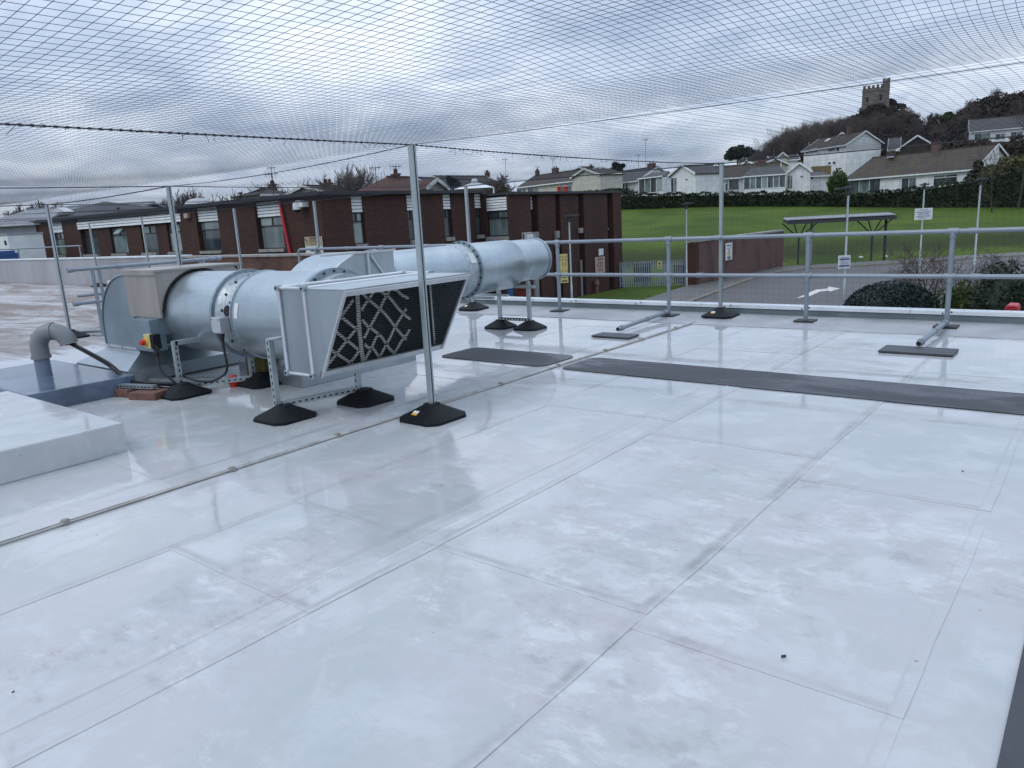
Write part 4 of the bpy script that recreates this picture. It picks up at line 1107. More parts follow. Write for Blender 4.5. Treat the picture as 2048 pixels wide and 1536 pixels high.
# ------------------------------------------------------------------ roof conductor with clips
t = thing('roof_conductor', 'pale twin conductor tape running across the roof to the far post', 'cable', (-4.35, 4, 0))
for dx in (-0.011, 0.011):
    b = MB(); P = [(-4.35 + dx + 0.006 * math.sin(y * 1.7), y, 0.012) for y in np.arange(-1.0, 9.6, 0.25)]
    b.tube(P, 0.0062, 6); b.build('tape', M_TAPE, t, smooth=60)
b = MB(); b.box((-4.352, -1, 0.004), (-4.348, 9.55, 0.016)); b.build('groove', M_SLOT, t)
cy = [0.42, 1.416, 2.422, 3.281, 4.22, 5.167, 6.1, 7.008, 7.829, 8.729]
for y in cy:
    b = MB(); b.lathe((-4.352, y, 0.004), (0, 0, 1), [(0, 0.036), (0.008, 0.034), (0.016, 0.026), (0.024, 0.020), (0.026, 0.008)], 6); b.build('clip', M_CLIP, t, smooth=40)
# scraps of dirt on the membrane
for p, s_, ll in ((onz(1567, 1320), 0.016, 'largest dark dead leaf lying alone on the front right of the membrane'), (onz(28, 1391), 0.009, 'small dark speck of leaf at the lower left of the membrane'), (onz(1925, 947), 0.010, 'small dark dead leaf on the membrane below the walkway mat')):
    b = MB(); b.obox((p.x, p.y, 0.014), (1, .4, 0.3), (-.4, 1, 0.2), (0, 0, 1), s_ * 0.5, s_ * 0.3, 0.002); tag(b.build('dead_leaf', M_SOIL), ll, 'leaf', 'dead leaves on the membrane')
# red box just beyond the kerb
b = MB(); b.prism([(-0.95 + x, 10.9, z) for x, z in ((-0.07, -0.6), (0.07, -0.6), (0.07, 0.10), (0.055, 0.135), (-0.045, 0.14), (-0.07, 0.10))], (0, 0.3, 0))
tag(b.build('red_box', M_RED, None, bevel=0.015), 'red plastic box showing over the kerb at the far right', 'box')

# ================================================================== beyond the roof
UPV = Vector((0, 0, 1))
def onplane(px, py, P, n):
    d = Vector(_ray(px, py)); o = Vector((0, 0, EYE)); n = Vector(n)
    return o + d * ((Vector(P) - o).dot(n) / d.dot(n))
def win(parent, o, u, n, wd, z0, z1, glass, transom=0.7, mull=True, fm=None, fw=0.05, sill=True, mulls=None):
    """window: frame part with pane sub-parts; o = point on the wall line, u along the wall, n outward"""
    o = Vector((o[0], o[1], 0)); u = Vector(u); n = Vector(n)
    def P(a, z, k): return o + u * a + UPV * z + n * k
    b = MB()
    def fb(a0, a1, za, zb): b.obox(P((a0 + a1) / 2, (za + zb) / 2, 0.0), u, UPV, n, (a1 - a0) / 2, (zb - za) / 2, 0.04)
    fb(0, fw, z0, z1); fb(wd - fw, wd, z0, z1); fb(fw, wd - fw, z0, z0 + fw); fb(fw, wd - fw, z1 - fw, z1)
    zt = z0 + (z1 - z0) * transom if transom else z1 - fw
    cells = [(fw, wd - fw, z0 + fw, zt)]
    if transom:
        fb(fw, wd - fw, zt - fw * 0.2, zt + fw * 0.9)
        if mull:
            fb(wd / 2 - fw / 2, wd / 2 + fw / 2, zt + fw, z1 - fw); cells += [(fw, wd / 2 - fw / 2, zt + fw, z1 - fw), (wd / 2 + fw / 2, wd - fw, zt + fw, z1 - fw)]
        else: cells += [(fw, wd - fw, zt + fw, z1 - fw)]
    if mulls:
        cells = []
        for k in range(mulls):
            a0 = fw + (wd - 2 * fw) * k / mulls; a1 = fw + (wd - 2 * fw) * (k + 1) / mulls
            if k: fb(a0 - fw / 2, a0 + fw / 2, z0 + fw, z1 - fw)
            cells.append((a0, a1, z0 + fw, z1 - fw))
    f = b.build('window', fm or M_FRAME, parent)
    gl = glass if isinstance(glass, (list, tuple)) else [glass]
    for i, (a0, a1, za, zb) in enumerate(cells):
        b = MB(); b.obox(P((a0 + a1) / 2, (za + zb) / 2, -0.012), u, UPV, n, (a1 - a0) / 2, (zb - za) / 2, 0.006)
        b.build('pane', gl[i % len(gl)], f)
    return f
def panel(parent, o, u, n, wd, z0, z1, slats, name='head_panel'):
    o = Vector((o[0], o[1], 0)); u = Vector(u); n = Vector(n)
    b = MB(); h = (z1 - z0) / slats
    for k in range(slats):
        zb = z0 + k * h; q = o + u * (wd / 2)
        b.prism([o + n * 0.0 + UPV * zb, o + n * 0.045 + UPV * zb, o + n * 0.02 + UPV * (zb + h - 0.03), o + UPV * (zb + h - 0.03)], u * wd)
    return b.build(name, M_WHITE, parent)
def sill_(parent, o, u, n, wd, z, h=0.14):
    o = Vector((o[0], o[1], 0)); u = Vector(u); n = Vector(n)
    b = MB(); b.obox(o + u * wd / 2 + UPV * z + n * 0.06, u, UPV, n, wd / 2, h / 2, 0.12); b.build('sill', M_SILL, parent)
def text(parent, s, P, u, n, size, m, name='lettering'):
    c = bpy.data.curves.new(name, 'FONT'); c.body = s; c.size = size; c.align_x = 'CENTER'; c.align_y = 'CENTER'; c.extrude = 0.002
    c.materials.append(m)
    tmp = bpy.data.objects.new('tmp', c); COL.objects.link(tmp)
    bpy.context.view_layer.update()
    me = bpy.data.meshes.new_from_object(tmp.evaluated_get(bpy.context.evaluated_depsgraph_get()))
    bpy.data.objects.remove(tmp); me.name = name
    o = bpy.data.objects.new(name, me); COL.objects.link(o)
    u = Vector(u).normalized(); n = Vector(n).normalized(); v = n.cross(u)
    Mx = Matrix(((u.x, v.x, n.x, P[0]), (u.y, v.y, n.y, P[1]), (u.z, v.z, n.z, P[2]), (0, 0, 0, 1)))
    if parent is not None:
        o.parent = parent
        if parent.parent is None: o.matrix_parent_inverse = Matrix.Translation(-Vector(parent.location))
    o.matrix_basis = Mx
    return o

# ------------------------------------------------------------------ the brick building
XA, XB = -27.9, -26.1
YL = onx(640, 400, XA).y
YS = onx(966, 420, XA).y
YE = onx(1236, 430, XB).y
ZR = 3.0
bb = thing('brick_building', 'long dark red brick building with white boarded window heads across the yard', 'building', (XA, YL, GZ))
UX, UY, NX_, NY_ = (1, 0, 0), (0, 1, 0), (1, 0, 0), (0, -1, 0)
REC = 0.34
b = MB()
b.box((-70, YL + REC, GZ - 0.3), (XA - REC, YL + 9, ZR - 0.05)); b.build('wall', M_BRICK, bb)
b = MB(); b.box((XA - 9, YL + REC + 0.003, GZ - 0.3), (XA - REC + 0.003, YE, ZR - 0.052)); b.build('wall', M_BRICK, bb)
b = MB(); b.box((XA - REC + 0.006, YS + REC, GZ - 0.3), (XB - 0.55, YE - 0.002, ZR - 0.30)); b.build('wall', M_BRICK, bb)
# left wing: windows read off the photograph, brick piers between them
LW = [(31, 56, 454, 44), (97, 123, 450, 0), (157, 188, 447, 0), (213, 245, 444, 0), (274, 305, 441, 0), (327, 356, 438, 0), (390, 434, 425, 0), (509, 561, 418, 0)]
edges = []
glz = [[M_BLIND, M_GLASS], [M_GLASS, M_GLASSD], [M_GLASSD, M_FRAME], [M_GLASS, M_GLASSD], [M_GLASSD, M_GLASS], [M_BLIND, M_GLASSD], [M_GLASSD, M_GLASS], [M_GLASS, M_BLIND]]
prev = -70.0
for i, (a, c, y, _) in enumerate(LW):
    x0 = ony(a, y, YL).x; x1 = ony(c, y, YL).x
    y0 = YL if i not in (3, 4, 5) else YL + 0.10
    b = MB(); b.box((prev, y0, GZ - 0.3), (x0, YL + REC + 0.01, ZR - 0.05)); b.build('pier', M_BRICK, bb)
    b = MB(); b.box((x0 + 0.001, YL + 0.12, GZ - 0.3), (x1 - 0.001, YL + REC + 0.01, 0.52)); b.build('spandrel', M_BRICK, bb)
    sill_(bb, (x0 + 0.03, YL + 0.10, 0), UX, NY_, x1 - x0 - 0.06, 0.60)
    wnd = win(bb, (x0 + 0.02, YL + 0.22, 0), UX, NY_, x1 - x0 - 0.04, 0.67, 2.20, glz[i], mull=i not in (2, 6))
    if i < 2 or i > 5: panel(bb, (x0 + 0.01, YL + 0.16, 0), UX, NY_, x1 - x0 - 0.02, 2.21, 2.94, 5 if i > 5 else 3)
    if i == 3:
        zc = 2.02; o_ = Vector((x0 + (x1 - x0) * 0.5, YL + 0.16, zc)); b = MB(); b.obox(o_ + Vector((0.35, -0.16, 0)), (1, 0, 0), (0, -0.75, -0.66), (0, -0.66, 0.75), 0.36, 0.24, 0.02); b.build('open_light', M_BLIND, wnd)
    prev = x1
b = MB(); b.box((prev, YL, GZ - 0.3), (XA - 0.004, YL + REC + 0.01, ZR - 0.05)); b.build('pier', M_BRICK, bb)
xa, xb = ony(155, 447, YL).x, ony(362, 435, YL).x
panel(bb, (xa, YL - 0.02, 0), UX, NY_, xb - xa, 2.30, 2.78, 3)
b = MB(); b.box((xa - 0.5, YL + 0.004, 2.8), (xb, YL + 0.12, 3.02)); b.build('grey_band', M_RFELT, bb)
# right wing, near part (faces the yard)
RW = [(703, 728, 410), (815, 834, 405), (886, 904, 405), (951, 964, 405)]
prev = YL
for i, (a, c, y) in enumerate(RW):
    y0 = onx(a, y, XA).y; y1 = onx(c, y, XA).y
    b = MB(); b.box((XA - REC - 0.01, prev + (0.003 if i == 0 else 0), GZ - 0.3), (XA - (0.0 if i % 2 == 0 else 0.06), y0, ZR - 0.05)); b.build('pier', M_BRICK, bb)
    b = MB(); b.box((XA - REC - 0.01, y0 + .001, GZ - 0.3), (XA - 0.12, y1 - .001, 0.52)); b.build('spandrel', M_BRICK, bb)
    sill_(bb, (XA - 0.10, y0 + 0.03, 0), UY, NX_, y1 - y0 - 0.06, 0.60, 0.2)
    win(bb, (XA - 0.22, y0 + 0.02, 0), UY, NX_, y1 - y0 - 0.04, 0.70, 2.16, [M_BLIND if i == 0 else M_GLASSD, M_GLASSD, M_BLIND if i == 0 else M_GLASSD])
    panel(bb, (XA - 0.16, y0 + 0.01, 0), UY, NX_, y1 - y0 - 0.02, 2.17, 2.94, 5)
    prev = y1
b = MB(); b.box((XA - REC - 0.01, prev, GZ - 0.3), (XA, YS, ZR - 0.05)); b.build('pier', M_BRICK, bb)
# return wall with its wide window
ZF = 2.76
x0, x1 = ony(971, 420, YS).x, ony(1014, 420, YS).x
b = MB(); b.box((XA + 0.003, YS, GZ - 0.3), (x0, YS + REC + 0.01, ZF)); b.build('pier', M_BRICK, bb)
b = MB(); b.box((x1, YS, GZ - 0.3), (XB, YS + REC + 0.01, ZF)); b.build('pier', M_BRICK, bb)
b = MB(); b.box((x0 + .001, YS + 0.1, GZ - 0.3), (x1 - .001, YS + REC + 0.01, 0.30)); b.build('spandrel', M_BRICK, bb)
sill_(bb, (x0 - 0.05, YS + 0.1, 0), UX, NY_, x1 - x0 + 0.1, 0.42, 0.28)
win(bb, (x0 + 0.02, YS + 0.2, 0), UX, NY_, x1 - x0 - 0.04, 0.57, 1.96, [M_GLASS, M_GLASSD])
panel(bb, (x0 + 0.01, YS + 0.14, 0), UX, NY_, x1 - x0 - 0.02, 1.97, ZF - 0.06, 5)
# far part with deep slots
prev = YS + REC + 0.012
for i, (a, c) in enumerate(((1062, 1071), (1111, 1117), (1158, 1163), (1215, 1219))):
    y0 = onx(a, 420, XB).y; y1 = onx(c, 420, XB).y + 0.25
    b = MB(); b.box((XB - 0.6, prev, GZ - 0.3), (XB - (0.05 if i == 2 else 0), y0, ZF)); b.build('pier', M_BRICK, bb)
    panel(bb, (XB - 0.42, y0 + 0.01, 0), UY, NX_, y1 - y0 - 0.02, 1.95 if i < 3 else 2.3, ZF - 0.08, 4)
    win(bb, (XB - 0.45, y0 + 0.02, 0), UY, NX_, y1 - y0 - 0.04, 0.6, 1.94, M_GLASSD)
    b = MB(); b.box((XB - 0.6, y0 + .001, GZ - 0.3), (XB - 0.46, y1 - .001, 0.55)); b.build('spandrel', M_BRICK, bb)
    sill_(bb, (XB - 0.40, y0 + 0.01, 0), UY, NX_, y1 - y0 - 0.02, 0.47, 0.16)
    prev = y1
b = MB(); b.box((XB - 0.6, prev, GZ - 0.3), (XB + 0.12, YE + 0.25, ZF)); b.build('pier', M_BRICK, bb)
# flat roofs and fascias
b = MB(); b.box((-70, YL - 0.28, ZR - 0.048), (XA + 0.2, YL + 9.2, ZR + 0.12)); b.build('roof', M_FASC, bb)
b = MB(); b.box((XA - 9, YL - 0.05, ZR - 0.044), (XA + 0.26, YS + 0.02, ZR + 0.116)); b.build('roof', M_FASC, bb)
b = MB(); b.box((XA - 9.2, YS + 0.03, ZF + 0.003), (XB + 0.16, YE + 0.3, ZF + 0.14)); b.build('roof', M_FASC, bb)
# pitched roof lights on the left wing
rf = MB(); c = ony(198, 428, YL + 4); hw = 6.5
o = len(rf.v); rf.v += [(c.x - hw, YL + 0.6, ZR + 0.125), (c.x + hw, YL + 0.6, ZR + 0.125), (c.x + hw, YL + 8.5, ZR + 0.125), (c.x - hw, YL + 8.5, ZR + 0.125), (c.x, YL + 4.5, ZR + 1.35)]
for f in ((0, 1, 4), (1, 2, 4), (2, 3, 4), (3, 0, 4)): rf.add(tuple(o + k for k in f))
pr_ = rf.build('pitched_roof', M_FASC, bb)
b = MB(); b.prism([(c.x - 1.3, YL + 1.2, ZR + 0.62), (c.x + 1.3, YL + 1.2, ZR + 0.62), (c.x, YL + 1.2, ZR + 0.98)], (0, 0.6, 0)); b.build('skylight', M_WHITE, pr_)
b = MB(); c = ony(400, 403, YL + 1.0); b.lathe((c.x, YL + 0.9, ZR + 0.1), (0, 0, 1), [(0, 0.75), (0.2, 0.68), (0.34, 0.45), (0.40, 0.1)], 20); b.build('dome_light', M_TENT, bb, smooth=60)
# services on the yard face: downpipes, gas pipe, boxes, pots
for px, py0, py1, r in ((1113, 470, 600, 0.09), (1161, 520, 600, 0.08)):
    y = onx(px, 500, XB + 0.12).y; z1 = onx(px, py0, XB + 0.12).z
    b = MB(); b.tube([(XB + 0.12, y, GZ), (XB + 0.12, y, z1)], r, 8); b.build('downpipe', M_PVC, bb, smooth=50)
for px, y0, y1, w_ in ((1070, 464, 490, 0.3), (1114, 462, 476, 0.18), (1161, 456, 466, 0.18)):
    p = onx(px, (y0 + y1) / 2, XB + 0.1); h = (onx(px, y0, XB + .1).z - onx(px, y1, XB + .1).z) / 2
    b = MB(); b.obox(p, (0, 1, 0), (0, 0, 1), (1, 0, 0), w_, h, 0.09); b.build('hopper', M_SILL, bb, bevel=0.02)
P = [onx(*q, XB + 0.05) for q in ((1045, 485), (1044, 467), (1063, 465))]
b = MB(); b.tube(P, 0.035, 6); b.build('gas_pipe', M_TAPE, bb)
p = onx(1057, 474, XB + 0.12); b = MB(); b.obox(p, (0, 1, 0), (0, 0, 1), (1, 0, 0), 0.3, 0.17, 0.12); b.build('meter_box', M_LABEL, bb, bevel=0.03)
for px in (1118, 1132):
    p = at(px, 386, depth((XB - 1, 38))); b = MB(); b.lathe((p.x, p.y, ZF + 0.1), (0, 0, 1), [(0, 0.11), (0.3, 0.10), (0.33, 0.13), (0.38, 0.1)], 12); b.build('flue_pot', M_ORANGE, bb, smooth=50)
# red hydrant stub and pale pipe at the foot of the wall
p = onx(1194, 590, XB + 0.25); b = MB(); b.lathe((p.x, p.y, GZ), (0, 0, 1), [(0, 0.12), (0.5, 0.12), (0.55, 0.18), (0.8, 0.16), (0.95, 0.05)], 10)
tag(b.build('hydrant', M_LBRICK, None, smooth=40), 'small rusty hydrant at the foot of the brick wall under the pink notice', 'hydrant')
p = onx(1074, 600, XB + 0.5); b = MB(); b.lathe((p.x, p.y, GZ), (0, 0, 1), [(0, 0.17), (1.55, 0.17), (1.7, 0.12), (1.75, 0.03)], 12)
tag(b.build('bollard', M_PVC, None, smooth=40), 'pale grey bollard by the brick wall below the exhaust outlet', 'bollard')
p = onx(1021, 600, XB + 1.5); b = MB(); b.box((p.x - 0.12, p.y - 0.12, GZ), (p.x + 0.12, p.y + 0.12, GZ + 1.9))
tag(b.build('blue_post', M_BLUE, None, bevel=0.02), 'blue post seen under the exhaust duct in the yard', 'post')
p = onx(1050, 585, XB + 1.0); b = MB(); b.box((p.x - 0.3, p.y - 0.3, GZ), (p.x + 0.3, p.y + 0.3, GZ + 1.2)); b.box((p.x - 0.34, p.y - 0.34, GZ + 1.201), (p.x + 0.34, p.y + 0.34, GZ + 1.3))
tag(b.build('red_bin', mat('dull_red', (0.14, 0.02, 0.02), 0.6), None, bevel=0.03), 'dark red bin in the yard below the exhaust outlet', 'bin')
# red slanting pipe on the left wing, alarm lamp, camera, sign
p0, p1 = ony(557, 396, YL - 0.12), ony(585, 508, YL - 0.12)
b = MB(); b.tube([p0, ony(563, 425, YL - 0.14), p1 + Vector((0, 0, -1.2)) + (p1 - p0).normalized() * 0.2], [0.035, 0.075, 0.075], 8); tag(b.build('red_pipe', M_RED, None, smooth=50), 'bright red slanting pipe on the brick wall beside the window', 'pipe')
p = ony(374, 432, YL - 0.1); b = MB(); b.box((p.x - 0.2, p.y - 0.1, p.z - 0.13), (p.x + 0.2, YL, p.z + 0.13)); tag(b.build('alarm_box', M_SIGNP, None, bevel=0.04), 'small alarm box on the brick pier left of the boarded window', 'alarm box')
p = ony(594, 416, YL - 0.35)
t = thing('dome_camera', 'white dome camera on a bracket high on the brick corner', 'camera', p)
b = MB(); b.box((p.x + 0.1, p.y - 0.02, p.z + 0.02), (p.x + 0.42, YL, p.z + 0.30)); b.build('bracket', M_WHITE, t, bevel=0.02)
b = MB(); b.lathe((p.x, p.y, p.z + 0.28), (0, 0, -1), [(0, 0.05), (0.04, 0.17), (0.3, 0.19), (0.36, 0.17)], 16); b.build('housing', M_WHITE, t, smooth=40)
b = MB(); b.lathe((p.x, p.y, p.z - 0.08), (0, 0, -1), [(0, 0.15), (0.07, 0.12), (0.11, 0.04)], 16); b.build('dome', M_BLACK, t, smooth=60)
b = MB(); b.box((p.x - 0.03, p.y - 0.03, p.z + 0.27), (p.x + 0.2, p.y + 0.04, p.z + 0.32)); b.build('arm', M_WHITE, t)
def board(name, label, P, u, n, wd, h, m, cat='sign'):
    u = Vector(u).normalized(); n = Vector(n).normalized()
    b = MB(); b.obox(P, u, UPV, n, wd / 2, h / 2, 0.02); o = b.build(name, m, None, bevel=0.006)
    o.location = (0, 0, 0); return tag(o, label, cat)
def bars(par, name, P, u, n, items, m):
    """printed bars on a board: (centre u, centre z, half width, half height)"""
    b = MB(); u = Vector(u).normalized(); n = Vector(n).normalized()
    for cu, cz, hu, hz in items: b.obox(Vector(P) + u * cu + UPV * cz + n * 0.024, u, UPV, n, hu, hz, 0.003)
    return b.build(name, m, par)
c0, c1 = ony(608, 474, YL - 0.06), ony(648, 506, YL - 0.06)
cx = Vector(((c0.x + c1.x) / 2, YL - 0.06, (c0.z + c1.z) / 2)); sw, sh = abs(c1.x - c0.x) * 0.93, abs(c0.z - c1.z)
sg = board('wall_sign', 'tan and white notice board on the brick corner behind the rail', cx, UX, NY_, sw, sh, M_LABEL)
b = MB(); b.obox(cx + Vector((0, -0.024, sh * 0.22)), (1, 0, 0), (0, 0, 1), (0, -1, 0), sw * 0.5, sh * 0.28, 0.004); b.build('upper_panel', M_SIGNT, sg)
bars(sg, 'print', cx + Vector((0, -0.006, 0)), UX, NY_, [(0.02, sh * 0.42, sw * 0.2, 0.03), (0.05, sh * 0.32, sw * 0.26, 0.012), (0.05, sh * 0.25, sw * 0.26, 0.012), (0.05, sh * 0.18, sw * 0.26, 0.012), (0.02, sh * 0.05, sw * 0.22, 0.012),
     (-sw * 0.44, sh * 0.36, 0.03, 0.05), (-sw * 0.40, sh * 0.27, 0.07, 0.018), (-sw * 0.345, sh * 0.19, 0.018, 0.09)], M_BROWNINK)
bars(sg, 'print', cx, UX, NY_, [(-0.05, -sh * 0.20, sw * 0.15, 0.03), (-0.08, -sh * 0.34, sw * 0.13, 0.03), (0.3, -sh * 0.30, 0.05, 0.06)], M_INK)
p = onx(1200, 530, XB + 0.06); sg = board('pink_notice', 'faded pink notice with a round symbol on the brick wall', p, UY, NX_, abs(onx(1210, 530, XB).y - onx(1191, 530, XB).y), 1.05, M_SIGNP)
sw = abs(onx(1210, 530, XB).y - onx(1191, 530, XB).y)
bars(sg, 'print', p, UY, NX_, [(0, 0.40, sw * 0.34, 0.025), (0, 0.33, sw * 0.22, 0.02), (0, -0.26, sw * 0.26, 0.018), (0, -0.36, sw * 0.32, 0.015)], M_BROWNINK)
b = MB(); n = 24; rg = lambda r, k: [(k, p.y + r * 1.9 * math.cos(2 * math.pi * i / n), p.z + 0.02 + r * math.sin(2 * math.pi * i / n)) for i in range(n)]
b.quadstrip([rg(0.19, p.x + 0.021), rg(0.19, p.x + 0.027), rg(0.15, p.x + 0.027), rg(0.15, p.x + 0.021)], True, False, False)
b.box((p.x + 0.02, p.y - 0.05, p.z - 0.08), (p.x + 0.027, p.y + 0.05, p.z + 0.16)); b.build('symbol', M_BROWNINK, sg)
p = onx(1202, 504, XB + 0.05); sg2 = board('small_notice', 'small white notice above the pink one on the brick wall', p, UY, NX_, 0.55, 0.42, M_LABEL)

# ------------------------------------------------------------------ lamp posts and the signs on them
def lamp(px, ptop, base, label, head_w=0.62, hx=0):
    base = Vector(base); D = depth(base); ztop = EYE + (onplane(px, ptop, base, (_FH[0], _FH[1], 0)).z - EYE)
    t = thing('lamp_post', label, 'lamp post', base, 'slim lamp posts along the car park')
    b = MB(); b.lathe(base, (0, 0, 1), [(-0.2, 0.075), (1.2, 0.075), (1.25, 0.055), (ztop - base.z, 0.05)], 12); b.build('pole', M_POLE, t, smooth=40)
    b = MB(); c = Vector((base.x, base.y, ztop)); rt = Vector((CR[0], CR[1], 0)).normalized()
    b.tube([c - UPV * 0.30, c - UPV * 0.02], 0.085, 10); b.build('collar', M_FASC, t, smooth=40)
    b = MB(); b.obox(c + rt * hx + UPV * 0.03, rt + UPV * 0.05, Vector((_FH[0], _FH[1], 0)), UPV, head_w / 2, 0.16, 0.045); b.obox(c + rt * hx * 0.2 + UPV * 0.10, rt, Vector((_FH[0], _FH[1], 0)), UPV, 0.08, 0.08, 0.04)
    b.build('lamp_head', M_FASC, t, bevel=0.03)
    return t
RT_ = Vector((CR[0], CR[1], 0)).normalized(); FW_ = Vector((_FH[0], _FH[1], 0)); VW_ = -FW_
L1 = onz(1144, 612, GZ); lamp(1122, 434, L1, 'lamp post in front of the brick building carrying the tall yellow sign', 0.75, 0.2)
L2 = onz(1373, 577, GZ); lamp(1382, 408, L2, 'lamp post on the grass by the palisade fence', 0.7, 0.1)
L3 = onz(1687, 612, GZ); lamp(1693, 378, L3, 'lamp post with the striped blue and white sign low on its pole', 0.8, -0.2)
L5 = onz(1838, 545, GZ); lamp(1848, 370, L5, 'far lamp post with the big white sign against the lawn', 0.5)
L4 = onz(1946, 560, GZ); lamp(1958, 360, L4, 'lamp post beside the bare shrubs at the right', 0.6, 0.05)
def ponp(px, py, base): return onplane(px, py, Vector(base) + VW_ * 0.12, FW_)
p = ponp(1128, 537, L1); q0, q1 = ponp(1120, 509, L1), ponp(1136, 566, L1)
hh = q0.z - q1.z; ww = 0.44
sg = board('yellow_sign', 'tall narrow yellow parking sign on the lamp post', p, RT_, VW_, ww, hh, M_SIGNY)
for s_, fz, sz in (('Pay point', 0.40, 0.115), ('for parking', 0.31, 0.095), ('1.2', 0.16, 0.23), ('to', 0.04, 0.08), ('1.2 - 5.2', -0.09, 0.135)):
    text(sg, s_, p + UPV * (hh * fz) + VW_ * 0.022, RT_, VW_, sz, M_INK)
bars(sg, 'print', p, RT_, VW_, [(0, -hh * 0.19, ww * 0.4, 0.02), (0, -hh * 0.245, ww * 0.22, 0.022), (0, -hh * 0.31, ww * 0.36, 0.018), (0, -hh * 0.43, ww * 0.34, 0.035)], M_INK)
p = ponp(1688.5, 524, L3); ww, hh = (ponp(1701, 524, L3) - ponp(1677, 524, L3)).length, ponp(1688, 511, L3).z - ponp(1688, 537, L3).z
sg = board('striped_sign', 'small white sign with two dark blue bands on the lamp post', p, RT_, VW_, ww, hh, M_LABEL)
bars(sg, 'blue_band', p, RT_, VW_, [(0, hh * 0.22, ww * 0.42, 0.035), (0, -hh * 0.30, ww * 0.42, 0.035)], M_BLUE)
bars(sg, 'print', p, RT_, VW_, [(0, hh * 0.36, ww * 0.34, 0.012), (0, hh * 0.08, ww * 0.36, 0.012), (0, -0.02, ww * 0.30, 0.012), (0, -hh * 0.13, ww * 0.34, 0.012)], mat('sign_grey_ink', (0.22, 0.28, 0.36), 0.5))
p = ponp(1847, 428, L5); ww, hh = (ponp(1865, 428, L5) - ponp(1830, 428, L5)).length, ponp(1847, 417, L5).z - ponp(1847, 440, L5).z
sg = board('white_sign', 'white sign with faint blue lettering lines on the far lamp post', p, RT_, VW_, ww, hh, M_LABEL)
bars(sg, 'print', p, RT_, VW_, [(0, hh * 0.36, ww * 0.2, 0.02), (-0.02, hh * 0.16, ww * 0.40, 0.03), (0.02, 0.0, ww * 0.32, 0.03), (0, -hh * 0.18, ww * 0.38, 0.03), (-0.1, -hh * 0.34, ww * 0.22, 0.02)], mat('sign_grey_ink', (0.22, 0.28, 0.36), 0.5))

# ------------------------------------------------------------------ brick yard wall with its sign, palisade, shelter
W0, W1 = Vector((-21.45, 46.2, GZ)), Vector((-20.95, 61.0, GZ))
t = thing('yard_wall', 'free standing brown brick wall with pale coping beyond the railing', 'wall', W0)
b = MB(); d = (W1 - W0).normalized(); s_ = Vector((-d.y, d.x, 0)) * 0.55
b.prism([W0 - UPV * 0.3, W1 - UPV * 0.3, W1 - UPV * 0.3 + s_, W0 - UPV * 0.3 + s_], (0, 0, 3.15)); b.build('wall', M_BRICK3, t)
b = MB(); o_ = s_.normalized() * 0.06
b.prism([W0 - o_ - d * 0.06 + UPV * 2.853, W1 - o_ + UPV * 2.853, W1 + s_ + o_ + UPV * 2.853, W0 + s_ + o_ - d * 0.06 + UPV * 2.853], (0, 0, 0.12)); b.build('coping', M_SILL, t)
b = MB(); b.obox(W0 + s_ * 0.5 - d * 0.2 + UPV * 1.36, d, s_, UPV, 0.2, 0.38, 1.46); b.build('end_pier', M_BRICK, t)
wn_ = -s_.normalized()
p = onplane(1457.5, 503, W0 + wn_ * 0.05, wn_); ww = (onplane(1464, 503, W0, wn_) - onplane(1451, 503, W0, wn_)).length; hh = onplane(1457, 487, W0, wn_).z - onplane(1457, 521, W0, wn_).z
sg = board('parking_notice', 'white notice with yellow and black marks on the brown brick yard wall', p, d, wn_, ww, hh, M_LABEL)
bars(sg, 'print', p, d, wn_, [(0, hh * 0.36, ww * 0.34, 0.03), (0, hh * 0.2, ww * 0.3, 0.02), (-ww * 0.06, hh * 0.02, 0.03, hh * 0.14), (ww * 0.08, hh * 0.02, 0.03, hh * 0.14)], M_INK)
bars(sg, 'yellow_mark', p + Vector(wn_) * 0.002, d, wn_, [(0, -hh * 0.15, ww * 0.2, hh * 0.1), (0, hh * 0.16, ww * 0.08, hh * 0.05)], M_SIGNY)
bars(sg, 'grey_mark', p, d, wn_, [(0, -hh * 0.37, ww * 0.26, hh * 0.09)], M_KERB)
# palisade
P0, P1 = onz(1241, 577, GZ), onz(1396, 571, GZ)
t = thing('palisade_fence', 'grey steel palisade fence between the brick building and the yard wall', 'fence', P0)
d = (P1 - P0); L = d.length; d = d.normalized(); nf = Vector((d.y, -d.x, 0)); nf = nf if nf.dot(VW_) > 0 else -nf
b = MB()
for z in (0.35, 1.45): b.bar(P0 + UPV * z - nf * 0.03, P1 + UPV * z - nf * 0.03, 0.05, 0.05)
b.build('rail', M_RAIL, t)
npal = 36; first = None
for k in range(npal):
    c = P0 + d * (L * k / (npal - 1))
    hgt = 1.78 + 0.04 * rnd.uniform(-1, 1)
    if first is None:
        b = MB(); w_ = 0.037
        b.prism([c - d * w_ + UPV * 0.08, c + d * w_ + UPV * 0.08, c + d * w_ + UPV * 1.70, c + d * w_ * 0.3 + UPV * 1.80, c - d * w_ * 0.3 + UPV * 1.80, c - d * w_ + UPV * 1.70], nf * 0.025)
        first = b.build('pale', M_RAIL, t)
    else:
        o = first.copy(); COL.objects.link(o); o.location = c - P0 + UPV * rnd.uniform(-.03, .03)
p = onplane(1319, 530, P0 + nf * 0.06, nf); sg = board('fence_sign', 'small yellow warning sign on the palisade fence', p, d, nf, 0.28, 0.5, M_SIGNY)
bars(sg, 'print', p, d, nf, [(0, 0.10, 0.06, 0.08), (0, -0.13, 0.09, 0.03)], M_INK)
